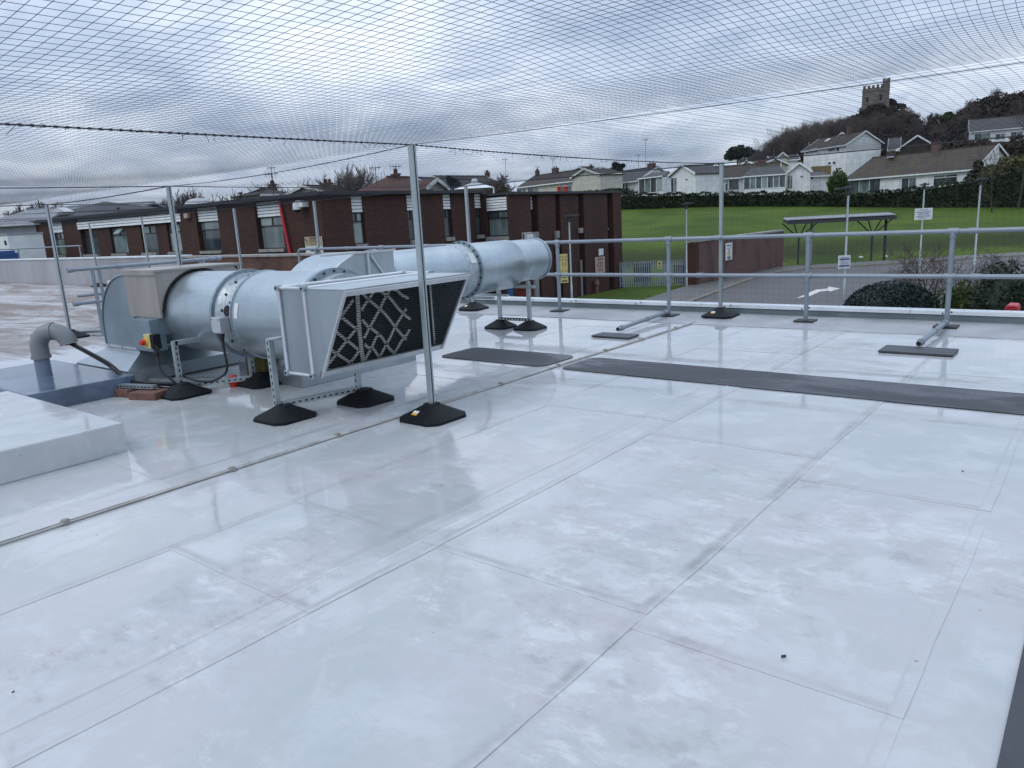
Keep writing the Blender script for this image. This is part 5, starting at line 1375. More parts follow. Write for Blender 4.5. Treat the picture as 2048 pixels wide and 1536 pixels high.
# dark stores behind the palisade
for i, (a, c, h) in enumerate(((1281, 1312, 1.35), (1365, 1385, 1.2))):
    p = onz((a + c) / 2, 570, GZ) + FW_ * 2.2; ww = (onz(c, 570, GZ) - onz(a, 570, GZ)).length
    b = MB(); b.obox(p + UPV * h / 2, d, FW_, UPV, ww / 2, 0.5, h / 2); b.obox(p + UPV * (h + 0.03), d, FW_, UPV, ww / 2 + 0.05, 0.55, 0.03)
    tag(b.build('store_bin', M_FASC, None, bevel=0.03), ('wider' if i == 0 else 'narrower') + ' dark bin standing behind the palisade fence', 'bin')
# shelter with a corrugated roof
B0, B1 = onz(1621, 527, GZ), onz(1768, 521, GZ)
t = thing('shelter', 'open sided shelter with pale corrugated roof on branching posts by the lawn', 'shelter', B0)
dS = (B1 - B0); dS.z = 0; dS = dS.normalized(); nS = Vector((dS.y, -dS.x, 0)); nS = nS if nS.dot(VW_) > 0 else -nS
eL, eR = onplane(1576, 444, B0 + nS * 1.2, nS), onplane(1794, 428, B0 + nS * 1.2, nS)
zr = (eL.z + eR.z) / 2; Ls = (eR - eL).length
b = MB(); nseg = 44
for k in range(nseg):
    a0 = eL + (eR - eL) * (k / nseg); a1 = eL + (eR - eL) * ((k + 1) / nseg); a0.z = zr; a1.z = zr; m_ = (a0 + a1) / 2 + UPV * 0.10
    bk = -nS * 2.2 + UPV * 0.16
    for s0, s1 in ((a0, m_), (m_, a1)):
        o = len(b.v); b.v += [tuple(s0), tuple(s1), tuple(s1 + bk), tuple(s0 + bk)]; b.add((o, o + 1, o + 2, o + 3))
b.build('roof_sheet', M_RFELT, t)
b = MB()
A0 = Vector((eL.x, eL.y, zr)); A1 = Vector((eR.x, eR.y, zr))
b.prism([A0 - UPV * 0.05, A0 - UPV * 0.30 + dS * 0.0, A0 - nS * 2.2 - UPV * 0.10, A0 - nS * 2.2 + UPV * 0.12], A1 - A0); b.build('soffit', M_FASC, t)
for k, B_ in enumerate((B0, B1)):
    b = MB(); b.tube([B_, B_ + UPV * (zr - GZ - 0.1)], 0.11, 8); b.build('shelter_post', M_FASC if k else M_RAIL, t, smooth=50)
    for q in (-1.9, -0.7, 0.7, 1.9):
        bs = B_ - dS * 1.0 + UPV * (zr - GZ - 1.5)
        b = MB(); b.tube([bs, bs + dS * q * 0.75 + nS * 0.5 + UPV * 1.3], 0.05, 6); b.build('brace', M_FASC, t)
    b = MB(); b.tube([B_ - dS * 1.0, B_ - dS * 1.0 + UPV * (zr - GZ - 1.4)], 0.08, 8); b.build('shelter_post', M_FASC, t, smooth=50)
for k, (px, py) in enumerate(((1643, 517), (1722, 515), (1750, 507), (1770, 513))):
    p = onz(px, py, GZ + 0.1); b = MB(); b.lathe(p - UPV * 0.1, (0, 0, 1), [(0, 0.22), (0.14, 0.2), (0.22, 0.1)], 8); tag(b.build('pale_stone', M_LINE, None, smooth=60), ['pale stone on the verge under the left shelter post', 'pale stone on the verge midway along the shelter', 'pale stone higher on the verge below the right shelter post', 'pale stone on the verge at the right end of the shelter'][k], 'stone', 'pale stones on the verge')

# ------------------------------------------------------------------ vegetation helpers
def rand_unit(rng, n):
    v = rng.normal(size=(n, 3)); return v / np.linalg.norm(v, axis=1)[:, None]
def leaf_quads(C_, size, rng, flat_=0.0):
    """leaf-sized faces at points C_"""
    n = len(C_)
    a = rand_unit(rng, n); h = rand_unit(rng, n)
    b_ = np.cross(a, h); b_ /= np.linalg.norm(b_, axis=1)[:, None] + 1e-9
    s = (size * rng.uniform(0.6, 1.4, n))[:, None]
    a = a * s; b_ = b_ * s * 0.62
    V = np.stack([C_ - a, C_ - b_, C_ + a, C_ + b_], 1).reshape(-1, 3)
    return V, np.arange(4 * n).reshape(-1, 4)
def blob_points(centres, radii, n, rng, shell=0.55):
    w_ = np.array([r[0] * r[1] + r[0] * r[2] for r in radii]); w_ = w_ / w_.sum()
    idx = rng.choice(len(centres), n, p=w_)
    u = rand_unit(rng, n) * (shell + (1 - shell) * rng.random(n) ** 0.6)[:, None]
    return np.asarray(centres)[idx] + u * np.asarray(radii)[idx]
def bush(name, label, base, w_, d_, h, m, n, size, seed, cat='bush', group=None, lumps=12, dome=False):
    rng = np.random.default_rng(seed); base = Vector(base)
    t = thing(name, label, cat, base, group)
    cs, rs = [], []
    for k in range(lumps):
        a = rng.uniform(0, 6.283); r = rng.uniform(0, 0.62) ** 0.7
        lz = h * (0.35 + 0.32 * rng.random()) * (1 - 0.35 * r)
        cs.append((base.x + (RT_.x * math.cos(a) * w_ + FW_.x * math.sin(a) * d_) * r * 0.5, base.y + (RT_.y * math.cos(a) * w_ + FW_.y * math.sin(a) * d_) * r * 0.5, base.z + lz))
        q = rng.uniform(0.26, 0.38); rs.append((w_ * q, w_ * q, h * rng.uniform(0.32, 0.42)))
    if dome: cs, rs = [(base.x, base.y, base.z + h * 0.18), (base.x + 0.2, base.y, base.z + h * 0.3)], [(w_ * 0.5, w_ * 0.5, h * 0.66), (w_ * 0.36, w_ * 0.36, h * 0.52)]
    P = blob_points(cs, rs, n, rng, 0.86 if dome else 0.55); P = P[P[:, 2] > base.z - 0.05]
    V, Q = leaf_quads(P, size, rng); np_mesh('foliage', V, Q, m, t)
    b = MB(); b.tube([base - UPV * 0.1, base + UPV * h * 0.6], [0.08, 0.03], 6); b.build('stem', M_BARK, t)
    # dark heart so the crown does not read as hollow
    b = MB(); rings = []
    for k in range(7):
        f = k / 6; rr2 = 0.40 * math.sin(math.pi * (0.12 + 0.80 * f)); rings.append([(base.x + (RT_.x * math.cos(a) * w_ + FW_.x * math.sin(a) * d_) * rr2, base.y + (RT_.y * math.cos(a) * w_ + FW_.y * math.sin(a) * d_) * rr2, base.z + h * 0.82 * f) for a in np.arange(0, 6.28, 0.6)])
    b.quadstrip(rings); b.build('inner_growth', m, t)
    return t
def branch_mesh(h, seed, spread=0.5, levels=4, r0=0.14, split=(3, 5), trunk_f=0.25, up=0.25, twig=0.012, nst=1, lean=0.0):
    """skeleton tree: returns (trunk MB, twig verts, twig faces)"""
    rg = random.Random(seed); tr = MB(); tv = []; tf = []
    def limb(p, d, L, r, lv):
        d = d.normalized(); n = 4 if lv < 2 else 3
        pts = [p]; q = p.copy(); dd = d.copy()
        for k in range(n):
            dd = (dd + Vector((rg.uniform(-1, 1), rg.uniform(-1, 1), rg.uniform(-0.5, 1.0))) * 0.16 + UPV * up * 0.12).normalized()
            q = q + dd * (L / n); pts.append(q)
        if lv < 2: tr.tube(pts, [r * (1 - 0.55 * k / n) for k in range(n + 1)], 6 if lv == 0 else 4, False)
        else:
            for k in range(n):
                a, c = pts[k], pts[k + 1]; dr = (c - a).normalized(); s1 = dr.cross(Vector((rg.uniform(-1, 1), rg.uniform(-1, 1), rg.uniform(-1, 1)))).normalized(); s2 = dr.cross(s1)
                ra = max(twig, r * (1 - 0.6 * k / n)); rb_ = max(twig * 0.6, r * (1 - 0.6 * (k + 1) / n)); o = len(tv)
                for pp, rr in ((a, ra), (c, rb_)):
                    for an in (0, 2.094, 4.189): tv.append(tuple(pp + s1 * math.cos(an) * rr + s2 * math.sin(an) * rr))
                for j in range(3):
                    k2 = (j + 1) % 3; tf.append((o + j, o + k2, o + 3 + k2, o + 3 + j))
        if lv >= levels: return
        nb = rg.randint(*split) + (1 if lv else 2)
        for i in range(nb):
            f = (trunk_f + (1 - trunk_f) * (i + rg.random()) / nb) if lv == 0 else (0.2 + 0.8 * (i + rg.random()) / nb)
            k = min(int(f * n), n - 1); bp = pts[k].lerp(pts[k + 1], f * n - k)
            ax = (pts[k + 1] - pts[k]).normalized()
            sd_ = ax.cross(Vector((rg.uniform(-1, 1), rg.uniform(-1, 1), rg.uniform(-1, 1)))).normalized()
            nd = (ax * (1 - spread) + sd_ * spread + UPV * up * 0.5).normalized()
            limb(bp, nd, L * rg.uniform(0.5, 0.72) * (1 - 0.3 * f * (lv == 0)), r * 0.5, lv + 1)
    for s_ in range(nst):
        d0 = Vector((rg.uniform(-1, 1) * lean, rg.uniform(-1, 1) * lean, 1))
        limb(Vector((rg.uniform(-.3, .3) * (nst > 1), rg.uniform(-.3, .3) * (nst > 1), -0.3)), d0, h * (0.62 if levels > 2 else 0.7), r0, 0)
    return tr, tv, tf
def bare_tree(name, label, base, h, seed, cat='tree', group=None, tm=None, wm=None, **k):
    tr, tv, tf = branch_mesh(h, seed, **k)
    zmax = max(v[2] for v in tv); s = h / zmax
    tr.v = [(v[0] * s, v[1] * s, v[2] * s) for v in tr.v]
    t = thing(name, label, cat, (0, 0, 0), group)
    tr.build('trunk', tm or M_BARK, t, smooth=60)
    np_mesh('crown', np.array(tv) * s, tf, wm or M_TWIG, t)
    t.location = base
    return t
def ground_at(px, D):
    p = at(px, 420, D); return Vector((p.x, p.y, ground_z(p.x, p.y)))
def zpx(px, py, D): return at(px, py, D).z

# hedge along the head of the lawn
hp = []
for px, D, top in ((1226, 113, 388), (1300, 112, 387), (1400, 110.5, 386), (1500, 108, 385), (1560, 106, 384), (1620, 104, 383), (1700, 101, 388), (1780, 98.5, 380), (1860, 96, 372), (1920, 94.5, 362), (1980, 93, 350), (2060, 91, 340), (2140, 89, 336)):
    g = ground_at(px, D); hp.append((g, zpx(px, top, D) - g.z))
hd = thing('hedge', 'long dark clipped hedge along the head of the lawn in front of the bungalows', 'hedge', hp[0][0])
rng = np.random.default_rng(5); pts = []
b = MB(); rings = []
for g, h in hp: rings.append([g - FW_ * 0.45 - UPV * 0.3, g + FW_ * 0.9 - UPV * 0.3, g + FW_ * 0.9 + UPV * (h - 0.35), g - FW_ * 0.45 + UPV * (h - 0.35)])
b.quadstrip(rings); b.build('inner_growth', M_LHEDGE, hd)
for (g0, h0), (g1, h1) in zip(hp, hp[1:]):
    L = (g1 - g0).length; n = int(L * 190)
    for k in range(n):
        u = rng.random(); g = g0.lerp(g1, u); h = h0 + (h1 - h0) * u + 0.12 * math.sin(g.x * 1.7) + 0.08 * math.sin(g.x * 4.1)
        if rng.random() < 0.72: p = g - FW_ * (0.45 + rng.random() * 0.30) + UPV * (rng.random() * h)
        else: p = g - FW_ * (0.6 - rng.random() * 1.6) + UPV * (h - 0.25 + 0.3 * rng.random())
        pts.append((p.x, p.y, p.z))
V, Q = leaf_quads(np.array(pts), 0.15, rng); o = np_mesh('foliage', V, Q, M_LHEDGE, hd)
# shrubs by the car park
def gpx(px, D): p = at(px, 600, D); return Vector((p.x, p.y, GZ))
def bpx(name, label, px0, px1, ytop, D, m, n, size, seed, **k):
    c = gpx((px0 + px1) / 2, D); wd = (px1 - px0) / FPX * D * 1.02
    return bush(name, label, c, wd, wd * 0.8, (zpx((px0 + px1) / 2, ytop, D) - GZ) * 1.2, m, n, size, seed, **k)
bpx('round_bush', 'big clipped dark round bush just beyond the kerb', 1692, 1872, 563, 30, M_LBLUE, 16000, 0.055, 21, dome=True)
bpx('green_bush', 'bright green leafy bush between the round bush and the right hand bush', 1884, 1968, 572, 31.5, M_LGREENB, 3200, 0.075, 22)
bpx('dark_bush', 'very dark evergreen bush at the right edge beyond the kerb', 1955, 2070, 545, 27, M_LDARK, 6000, 0.06, 23)
for i, (px, top, D, sd_) in enumerate(((1835, 486, 31, 3), (1880, 478, 32, 8), (1800, 505, 31, 12), (1990, 505, 30, 17), (2030, 500, 29.5, 19))):
    base = gpx(px, D); bare_tree('bare_shrub', ['leafless shrub with arching twigs above the round bush', 'taller leafless shrub before the far lamp post', 'low leafless shrub over the round bush', 'fine leafless twigs above the dark evergreen bush', 'leafless twigs at the right edge over the evergreen'][i], base, zpx(px, top, D) - GZ, sd_, 'shrub', 'leafless shrubs by the car park', wm=M_TWIG, spread=0.62, levels=4, r0=0.035, split=(2, 3), trunk_f=0.25, up=0.15, twig=0.006, nst=3, lean=0.5)
# the pale slender birch and roadside tree at the right
base = ground_at(1985, 88); bare_tree('bare_tree', 'slender leafless tree before the hedge at the right', base, 8.5, 31, 'tree', wm=M_TWIG, spread=0.5, levels=4, r0=0.10, split=(2, 4), trunk_f=0.3, twig=0.012)
base = ground_at(2035, 90); bare_tree('bare_tree', 'leafless tree at the right edge in front of the hillside house', base, 13.5, 37, 'tree', wm=M_TWIG, spread=0.55, levels=4, r0=0.14, split=(3, 4), twig=0.014)

# ------------------------------------------------------------------ houses
def aerial(parent, p, h):
    b = MB(); b.tube([p, p + UPV * h], 0.03, 5); tp = p + UPV * h
    b.tube([tp - RT_ * 0.5, tp + RT_ * 0.5], 0.025, 4)
    for k in (-0.45, -0.2, 0.05, 0.3): b.tube([tp + RT_ * k - UPV * 0.22 + FW_ * 0.1, tp + RT_ * k + UPV * 0.22 - FW_ * 0.1], 0.02, 4)
    b.build('tv_aerial', M_FASC, parent)
def house(name, label, eL, eR, D, ridge, dep, wallm, roofm, wins=(), gable=None, chim=(), cons=None, skyl=(), hipL=0.0, hipR=0.0, low=None, aer=(), barge=True, cat='house'):
    """eL, eR: ends of the front eave; ridge: a point of the ridge; dep: depth of the house"""
    A = at(*eL, D); Bp = onz(eR[0], eR[1], A.z)
    lim = (A - at(eR[0], eR[1], D)).length
    d2 = depth(Bp)
    if not (0.7 * D < d2 < 1.45 * D): Bp = at(*eR, D); Bp.z = A.z
    u = (Bp - A); u.z = 0; L = u.length; u = u.normalized(); v = Vector((-u.y, u.x, 0)); v = v if v.dot(FW_) > 0 else -v
    rp = onplane(ridge[0], ridge[1], A + v * dep / 2, v); zr = max(rp.z, A.z + 0.8); ze = A.z
    zb = min(ground_z(A.x, A.y), ground_z(Bp.x, Bp.y), ze - 2.5) - 1.0 if low is None else low
    t = thing(name, label, cat, A)
    ov = 0.4
    W0 = A + v * ov + u * ov; W1 = Bp + v * ov - u * ov; W2 = W1 + v * (dep - 2 * ov); W3 = W0 + v * (dep - 2 * ov)
    def at_z(p, z): return Vector((p.x, p.y, z))
    ridge_z = zr - 0.18
    b = MB()
    zt = ze + 0.10
    b.quadstrip([[at_z(p, zb) for p in (W0, W1, W2, W3)], [at_z(p, zt) for p in (W0, W1, W2, W3)]])
    m0 = (W0 + W3) / 2; m1 = (W1 + W2) / 2
    if not hipL: b.prism([at_z(W0, zt), at_z(W3, zt), at_z(m0, ridge_z)], u * 0.2)
    if not hipR: b.prism([at_z(W1, zt), at_z(W2, zt), at_z(m1, ridge_z)], -u * 0.2)
    b.build('wall', wallm, t)
    E0, E1, E2, E3 = A, Bp, Bp + v * dep, A + v * dep
    R0 = at_z((E0 + E3) / 2 + u * hipL, zr); R1 = at_z((E1 + E2) / 2 - u * hipR, zr)
    b = MB(); th = UPV * 0.12
    def slab(P):
        n_ = (Vector(P[1]) - Vector(P[0])).cross(Vector(P[2]) - Vector(P[0])).normalized(); n_ = n_ if n_.z > 0 else -n_
        b.prism([p for p in P], -n_ * 0.12)
    slab([E0, E1, R1, R0]); slab([E2, E3, R0, R1])
    if hipL: slab([E3, E0, R0])
    if hipR: slab([E1, E2, R1])
    rf = b.build('roof', roofm, t)
    b = MB(); b.bar(R0 + UPV * 0.03, R1 + UPV * 0.03, 0.22, 0.12); b.build('ridge_tile', roofm, rf)
    b = MB(); b.bar(E0 - UPV * 0.10 - v * 0.03, E1 - UPV * 0.10 - v * 0.03, 0.10, 0.2); b.build('gutter', M_WHITE, t)
    if barge:
        b = MB()
        for hip, Ea, Eb, Rr in ((hipL, E0, E3, R0), (hipR, E1, E2, R1)):
            if not hip:
                s_ = -u * 0.04 if Rr is R0 else u * 0.04
                b.bar(Ea + s_ - UPV * 0.06, Rr + s_ - UPV * 0.06, 0.05, 0.24); b.bar(Rr + s_ - UPV * 0.06, Eb + s_ - UPV * 0.06, 0.05, 0.24)
        if b.v: b.build('bargeboard', M_WHITE, t)
    for (x0, x1, y0, y1, k) in wins:
        p0 = onplane(x0, y1, W0 - v * 0.03, v); p1 = onplane(x1, y1, W0 - v * 0.03, v); q = onplane(x0, y0, W0 - v * 0.03, v)
        win(t, p0, u, -v, max(0.4, (p1 - p0).dot(u)), p0.z, max(q.z, p0.z + 0.4), [M_GLASSD, M_GLASS], transom=0.72 if k == 1 else None, mull=True, fm=M_WHITE, fw=0.07, mulls=k if k > 1 else None)
    for (cx, cy0, cy1, cw) in chim:
        p = onplane(cx, cy1, R0 + v * 0.0, v); ztop = onplane(cx, cy0, R0, v).z
        cb = MB(); wdt = cw / FPX * D / 2; cb.obox(Vector((p.x, p.y, (zr - 0.8 + ztop) / 2)), u, v, UPV, wdt, 0.35, (ztop - zr + 0.8) / 2); cb.obox(Vector((p.x, p.y, ztop - 0.08)), u, v, UPV, wdt + 0.06, 0.41, 0.07)
        co = cb.build('chimney', M_BRICK3, rf)
        for s_ in (-0.5, 0.5):
            b = MB(); b.lathe((p.x + u.x * wdt * s_, p.y + u.y * wdt * s_, ztop - 0.01), (0, 0, 1), [(0, 0.13), (0.35, 0.11), (0.38, 0.13)], 8); b.build('chimney_pot', M_RRED, rf, smooth=50)
    for (x, y) in skyl:
        n_ = (E1 - E0).cross(R0 - E0).normalized(); n_ = n_ if n_.z > 0 else -n_
        p = onplane(x, y, E0 + n_ * 0.05, n_); sl = (R0 - E0 - u * hipL).normalized(); b = MB(); b.obox(p, u, sl, n_, 0.45, 0.5, 0.05); b.build('skylight', M_LABEL, rf)
    for (x, y, h) in aer:
        p = onplane(x, y, R0, v); aerial(rf, p - UPV * 0.4, h)
    if gable:
        (gx0, gy0), (gax, gay), (gx1, gy1), fwd = gable[:4]
        pl = W0 - v * fwd
        a = onplane(gx0, gy0, pl, v); c = onplane(gx1, gy1, pl, v); ap = onplane(gax, gay, pl, v)
        ev = min(a.z, c.z); a.z = c.z = ev; ap = (a + c) / 2 + UPV * (max(ap.z, ev + 0.8) - (a.z + c.z) / 2)
        b = MB(); i_ = u * 0.3
        b.prism([at_z(a + i_, zb), at_z(c - i_, zb), at_z(c - i_, ev + 0.12), ap - UPV * 0.2, at_z(a + i_, ev + 0.12)], v * (fwd + dep * 0.5)); gw = b.build('gable_wing', gable[4] if len(gable) > 4 else wallm, t)
        b = MB()
        f0 = -v * 0.35; bk = v * (fwd + dep * 0.55)
        for e_ in (a, c):
            n_ = (ap - e_).cross(v).normalized(); n_ = n_ if n_.z > 0 else -n_
            b.prism([e_ + f0, ap + f0, ap + bk, e_ + bk], -n_ * 0.12)
        b.build('gable_roof', roofm, t)
        b = MB()
        for e_ in (a, c): b.bar(e_ + f0 - v * 0.03 - UPV * 0.02, ap + f0 - v * 0.03 - UPV * 0.02, 0.06, 0.30)
        b.build('bargeboard', M_WHITE, t)
        for (x0, x1, y0, y1, k) in (gable[5] if len(gable) > 5 else ()):
            p0 = onplane(x0, y1, pl - v * 0.03, v); p1 = onplane(x1, y1, pl - v * 0.03, v); q = onplane(x0, y0, pl - v * 0.03, v)
            win(t, p0, u, -v, max(0.3, (p1 - p0).dot(u)), p0.z, q.z, [M_GLASSD, M_GLASS], transom=None, fm=M_WHITE, fw=0.06, mulls=k if k > 1 else None)
    if cons:
        x0, x1, y0, y1, fwd, nm, rtop = cons
        pl = W0 - v * fwd
        p0 = onplane(x0, y1, pl, v); p1 = onplane(x1, y1, pl, v); q = onplane(x0, y0, pl, v); wd = (p1 - p0).dot(u)
        cw = MB(); zt2 = q.z; cw.prism([at_z(p0, zb), at_z(p0 + u * wd, zb), at_z(p0 + u * wd, p0.z), at_z(p0, p0.z)], v * fwd); con = cw.build('conservatory', M_WHITEW, t)
        win(t, p0, u, -v, wd, p0.z, zt2, [M_GLASSD, M_GLASS, M_GLASSD, M_BLIND], transom=None, fm=M_WHITE, fw=0.10, mulls=nm)
        rt2 = onplane(x0, rtop, W0, v).z
        b = MB(); s0 = at_z(p0 - u * 0.15 - v * 0.2, zt2); s1 = at_z(p0 + u * (wd + 0.15) - v * 0.2, zt2); k0 = at_z(p0 + v * fwd + u * wd * 0.15, max(rt2, zt2 + 0.3)); k1 = at_z(p0 + v * fwd + u * wd * 0.85, max(rt2, zt2 + 0.3))
        e0 = at_z(p0 + v * fwd - u * 0.15, zt2); e1 = at_z(p0 + v * fwd + u * (wd + 0.15), zt2)
        o = len(b.v); b.v += [tuple(x) for x in (s0, s1, k1, k0, e0, e1)]; b.add((o, o + 1, o + 2, o + 3)); b.add((o, o + 3, o + 4)); b.add((o + 1, o + 5, o + 2)); b.add((o, o + 1, o + 5, o + 4)); b.build('conservatory_roof', M_RGREY, t)
        b = MB(); b.bar(s0 - v * 0.02, s1 - v * 0.02, 0.08, 0.18); b.build('gutter', M_WHITE, t)
    return t, A, u, v, L, zr
# nearest bungalow with the big brown roof
h1 = house('bungalow', 'white bungalow with a long mossy brown roof above the hedge at the right', (1686, 360), (1950, 338), 124, (1712, 319), 9.5, M_WHITEW, M_RBROWN,
           wins=((1697, 1760, 361, 388, 3), (1802, 1832, 357, 380, 2), (1866, 1914, 351, 372, 1)), chim=((1872, 284, 299, 14),), hipL=1.5, skyl=())
t, A, u, v, L, zr = h1
# lead flashed stub on the ridge and the sheeting over the gable end
p = onplane(1782, 308, A + v * 4.0, v); b = MB(); b.obox(p, u, v, UPV, 0.55, 0.4, 0.45); b.build('roof_vent', M_RBROWN, t)
b = MB(); b.obox(onplane(1781, 314, A + v * 3.2, v), u, v, UPV, 0.6, 0.15, 0.12); b.build('flashing', M_RFELT, t)
E1 = A + u * L; b = MB(); rg = random.Random(4)
M_WRAP = mat('striped_sheeting', (0.62, 0.62, 0.62), 0.5, 0, 0.75, 2.6, dark=(0.10, 0.085, 0.075))
top = Vector((E1.x, E1.y, zr)) + v * 4.75
for k in range(11):
    f0, f1 = k / 11, (k + 1) / 11
    a0 = E1.lerp(top, f0) + u * 0.05; a1 = E1.lerp(top, f1) + u * 0.05
    q0 = Vector((a0.x, a0.y, E1.z - 2.6 + 1.2 * f0)) + u * (0.9 * (1 - f0)); q1 = Vector((a1.x, a1.y, E1.z - 2.6 + 1.2 * f1)) + u * (0.9 * (1 - f1))
    j = u * (0.15 if k % 2 else -0.05)
    b.prism([a0, a1, q1 + j, q0 + j], u * 0.05)
b.build('gable_sheeting', M_WRAP, t)
house('bungalow', 'white bungalow with wide bay conservatory, mossy roof and right hand gable', (1382, 361), (1560, 349), 130, (1440, 333), 9, M_WHITEW, M_RMOSS,
      wins=((1398, 1404, 369, 388, 1), (1406, 1427, 366, 388, 0), (1450, 1456, 362, 382, 1), (1457, 1478, 359, 381, 0)), gable=((1572, 347), (1603, 325), (1625, 341), 0.6, M_WHITEW, ((1574, 1585, 351, 378, 2), (1600, 1607, 351, 355, 0))),
      chim=((1523, 322, 334, 14),), cons=(1487, 1571, 354, 380, 2.2, 7, 337), skyl=((1521, 342),), hipL=2.0, aer=((1498, 333, 3.2),))
house('bungalow', 'white bungalow with slate roof, glazed sunroom and steep right hand gable', (1163, 374), (1275, 361), 152, (1240, 343), 9, M_WHITEW, M_RSLATE,
      wins=((1186, 1203, 369, 384, 0), (1205, 1209, 369, 384, 1), (1231, 1249, 366, 384, 0), (1251, 1256, 364, 384, 1)), gable=((1338, 351), (1370, 329), (1394, 347), 0.8, M_WHITEW, ((1342, 1354, 356, 386, 2), (1371, 1376, 357, 361, 0))),
      chim=((1303, 327, 338, 16),), cons=(1278, 1326, 358, 388, 2.0, 4, 349), aer=((1277, 340, 3.0), (1292, 338, 5.5)))
house('bungalow', 'cream bungalow with brown roof, white gable verge and tall brick chimney', (1033, 375), (1150, 361), 156, (1080, 350), 9, M_CREAM, M_RMOSS,
      wins=((1034, 1053, 377, 392, 2), (1056, 1078, 374, 392, 2), (1120, 1144, 368, 386, 1), (1146, 1160, 366, 386, 2)), gable=((1143, 355), (1174, 337), (1202, 349), 0.5, M_CREAM),
      chim=((1111, 336, 350, 14), (1075, 341, 352, 6)), aer=((1106, 338, 2.4), (1076, 346, 1.6)))
house('house', 'cream gabled house peeping over behind the tall chimney bungalow', (1186, 343), (1216, 343), 160, (1202, 334), 8, M_CREAM, M_RSLATE, gable=((1186, 343), (1202, 334), (1219, 343), 0.4, M_CREAM), chim=((1182, 332, 340, 8),))
house('house', 'two storey pale house with boarded upper floor under the tower hill', (1602, 303), (1692, 289), 165, (1625, 280), 9, M_WHITEW, M_RMOSS,
      wins=((1612, 1619, 300, 308, 0), (1620, 1635, 298, 307, 0), (1656, 1671, 295, 304, 0), (1672, 1679, 294, 303, 0), (1656, 1662, 324, 330, 0), (1665, 1672, 323, 329, 0)), skyl=((1655, 280),), chim=((1698, 252, 264, 6),))
house('house', 'long grey roofed white house high on the slope at the right edge', (1938, 264), (2075, 252), 180, (1960, 238), 10, M_WHITEW, M_RGREY,
      wins=((1948, 1980, 268, 282, 2), (1990, 2010, 268, 280, 2), (2020, 2045, 264, 280, 2)))
house('house', 'house with weathered grey roof and pale verge below the tower hill', (1775, 302), (1800, 300), 150, (1810, 274), 11, M_CREAM, M_RGREY, gable=((1788, 304), (1846, 270), (1880, 292), 0.2, M_BRAMBLE))
house('house', 'low dark roofed house with cream side wall beside the two storey house', (1720, 292), (1770, 306), 158, (1735, 281), 7, M_CREAM, M_RSLATE)
house('house', 'small white gable house between the cedar and the two storey house', (1540, 322), (1600, 318), 158, (1550, 311), 8, M_WHITEW, M_RSLATE, gable=((1552, 318), (1564, 305), (1578, 316), 0.6, M_CREAM), chim=((1548, 296, 312, 3),))
house('house', 'dark roofed house with white verges behind the sunroom bungalow', (1400, 340), (1440, 337), 150, (1420, 328), 8, M_WHITEW, M_RMOSS, gable=((1417, 341), (1442, 328), (1446, 338), 0.5, M_WHITEW))
house('house', 'cream low gabled house behind the bay conservatory bungalow', (1476, 336), (1520, 331), 148, (1500, 322), 8, M_CREAM, M_RMOSS, gable=((1474, 336), (1498, 321), (1518, 328), 0.5, M_CREAM))
t_, A_, u_, v_, L_, z_ = house('garage', 'white flat roofed garage beside the bay conservatory bungalow', (1617, 352), (1664, 350), 128, (1640, 350), 5, M_WHITEW, M_RGREY, wins=((1618, 1627, 353, 359, 0),), cat='garage', barge=False)
p0, p1 = at(1622, 351, 134), at(1662, 349, 134); hf = zpx(1640, 333, 134) - zpx(1640, 351, 134)
t = thing('timber_fence', 'tan boarded fence on the bank above the white garage', 'fence', p0)
nb = 22
for k in range(nb):
    a = p0.lerp(p1, k / nb); c = p0.lerp(p1, (k + 1) / nb); b = MB(); b.bar(a.lerp(c, 0.5) - UPV * 1.2, a.lerp(c, 0.5) + UPV * (hf + rg.uniform(-.03, .03)), (c - a).length * 0.94, 0.03, (FW_.x, FW_.y, 0)); b.build('board', M_FENCEW, t)
# town roofs to the left of the lawn
house('house', 'house with orange red tiled roof and cream verge left of the tall post', (778, 382), (872, 382), 62, (835, 355), 4.5, M_CREAM, M_RRED, hipL=2.4, gable=((846, 374), (868, 360), (892, 378), 0.4, M_CREAM), chim=((792, 347, 356, 8),), aer=((792, 345, 0.9), (752, 358, 1.3)))
house('house', 'dark hipped roof house behind the brick building right of the tall post', (868, 386), (1030, 388), 95, (950, 360), 10, M_CREAM, M_RSLATE, hipL=4, hipR=3, aer=((1012, 352, 3.0), (975, 358, 1.5)))
house('house', 'brown roofed house behind the white canopy', (905, 372), (1010, 371), 120, (955, 352), 9, M_CREAM, M_RMOSS, chim=((975, 345, 354, 7),))
house('house', 'low roofed house with pale end wall behind the thin bare tree', (520, 388), (600, 387), 80, (560, 383), 6, M_CREAM, M_RMOSS, hipL=3, hipR=3, chim=((546, 368, 378, 10), (660, 365, 375, 7)), aer=((546, 366, 2.0),))
house('house', 'flat brown roofed house with cream band left of the red roof', (650, 384), (720, 384), 75, (690, 379), 6, M_CREAM, M_RMOSS, chim=((652, 366, 374, 7),))
house('hall', 'wide hall with a pale grey sheet roof behind the left wing', (-60, 452), (215, 436), 55, (150, 414), 12, M_RFELT, M_RFELT, cat='hall', barge=False)
p = ony(10, 495, 17.5)
t = thing('white_cabin', 'white cabin with a small dark vent at the far left behind the parapet', 'cabin', p)
b = MB(); b.box((p.x - 6, 17.5, GZ), (p.x + 0.75, 19.5, p.z + 0.75)); b.build('body', M_WHITE, t)
b = MB(); b.box((p.x + 0.15, 17.46, p.z + 0.15), (p.x + 0.42, 17.5, p.z + 0.42)); b.build('vent', M_BLACK, t)
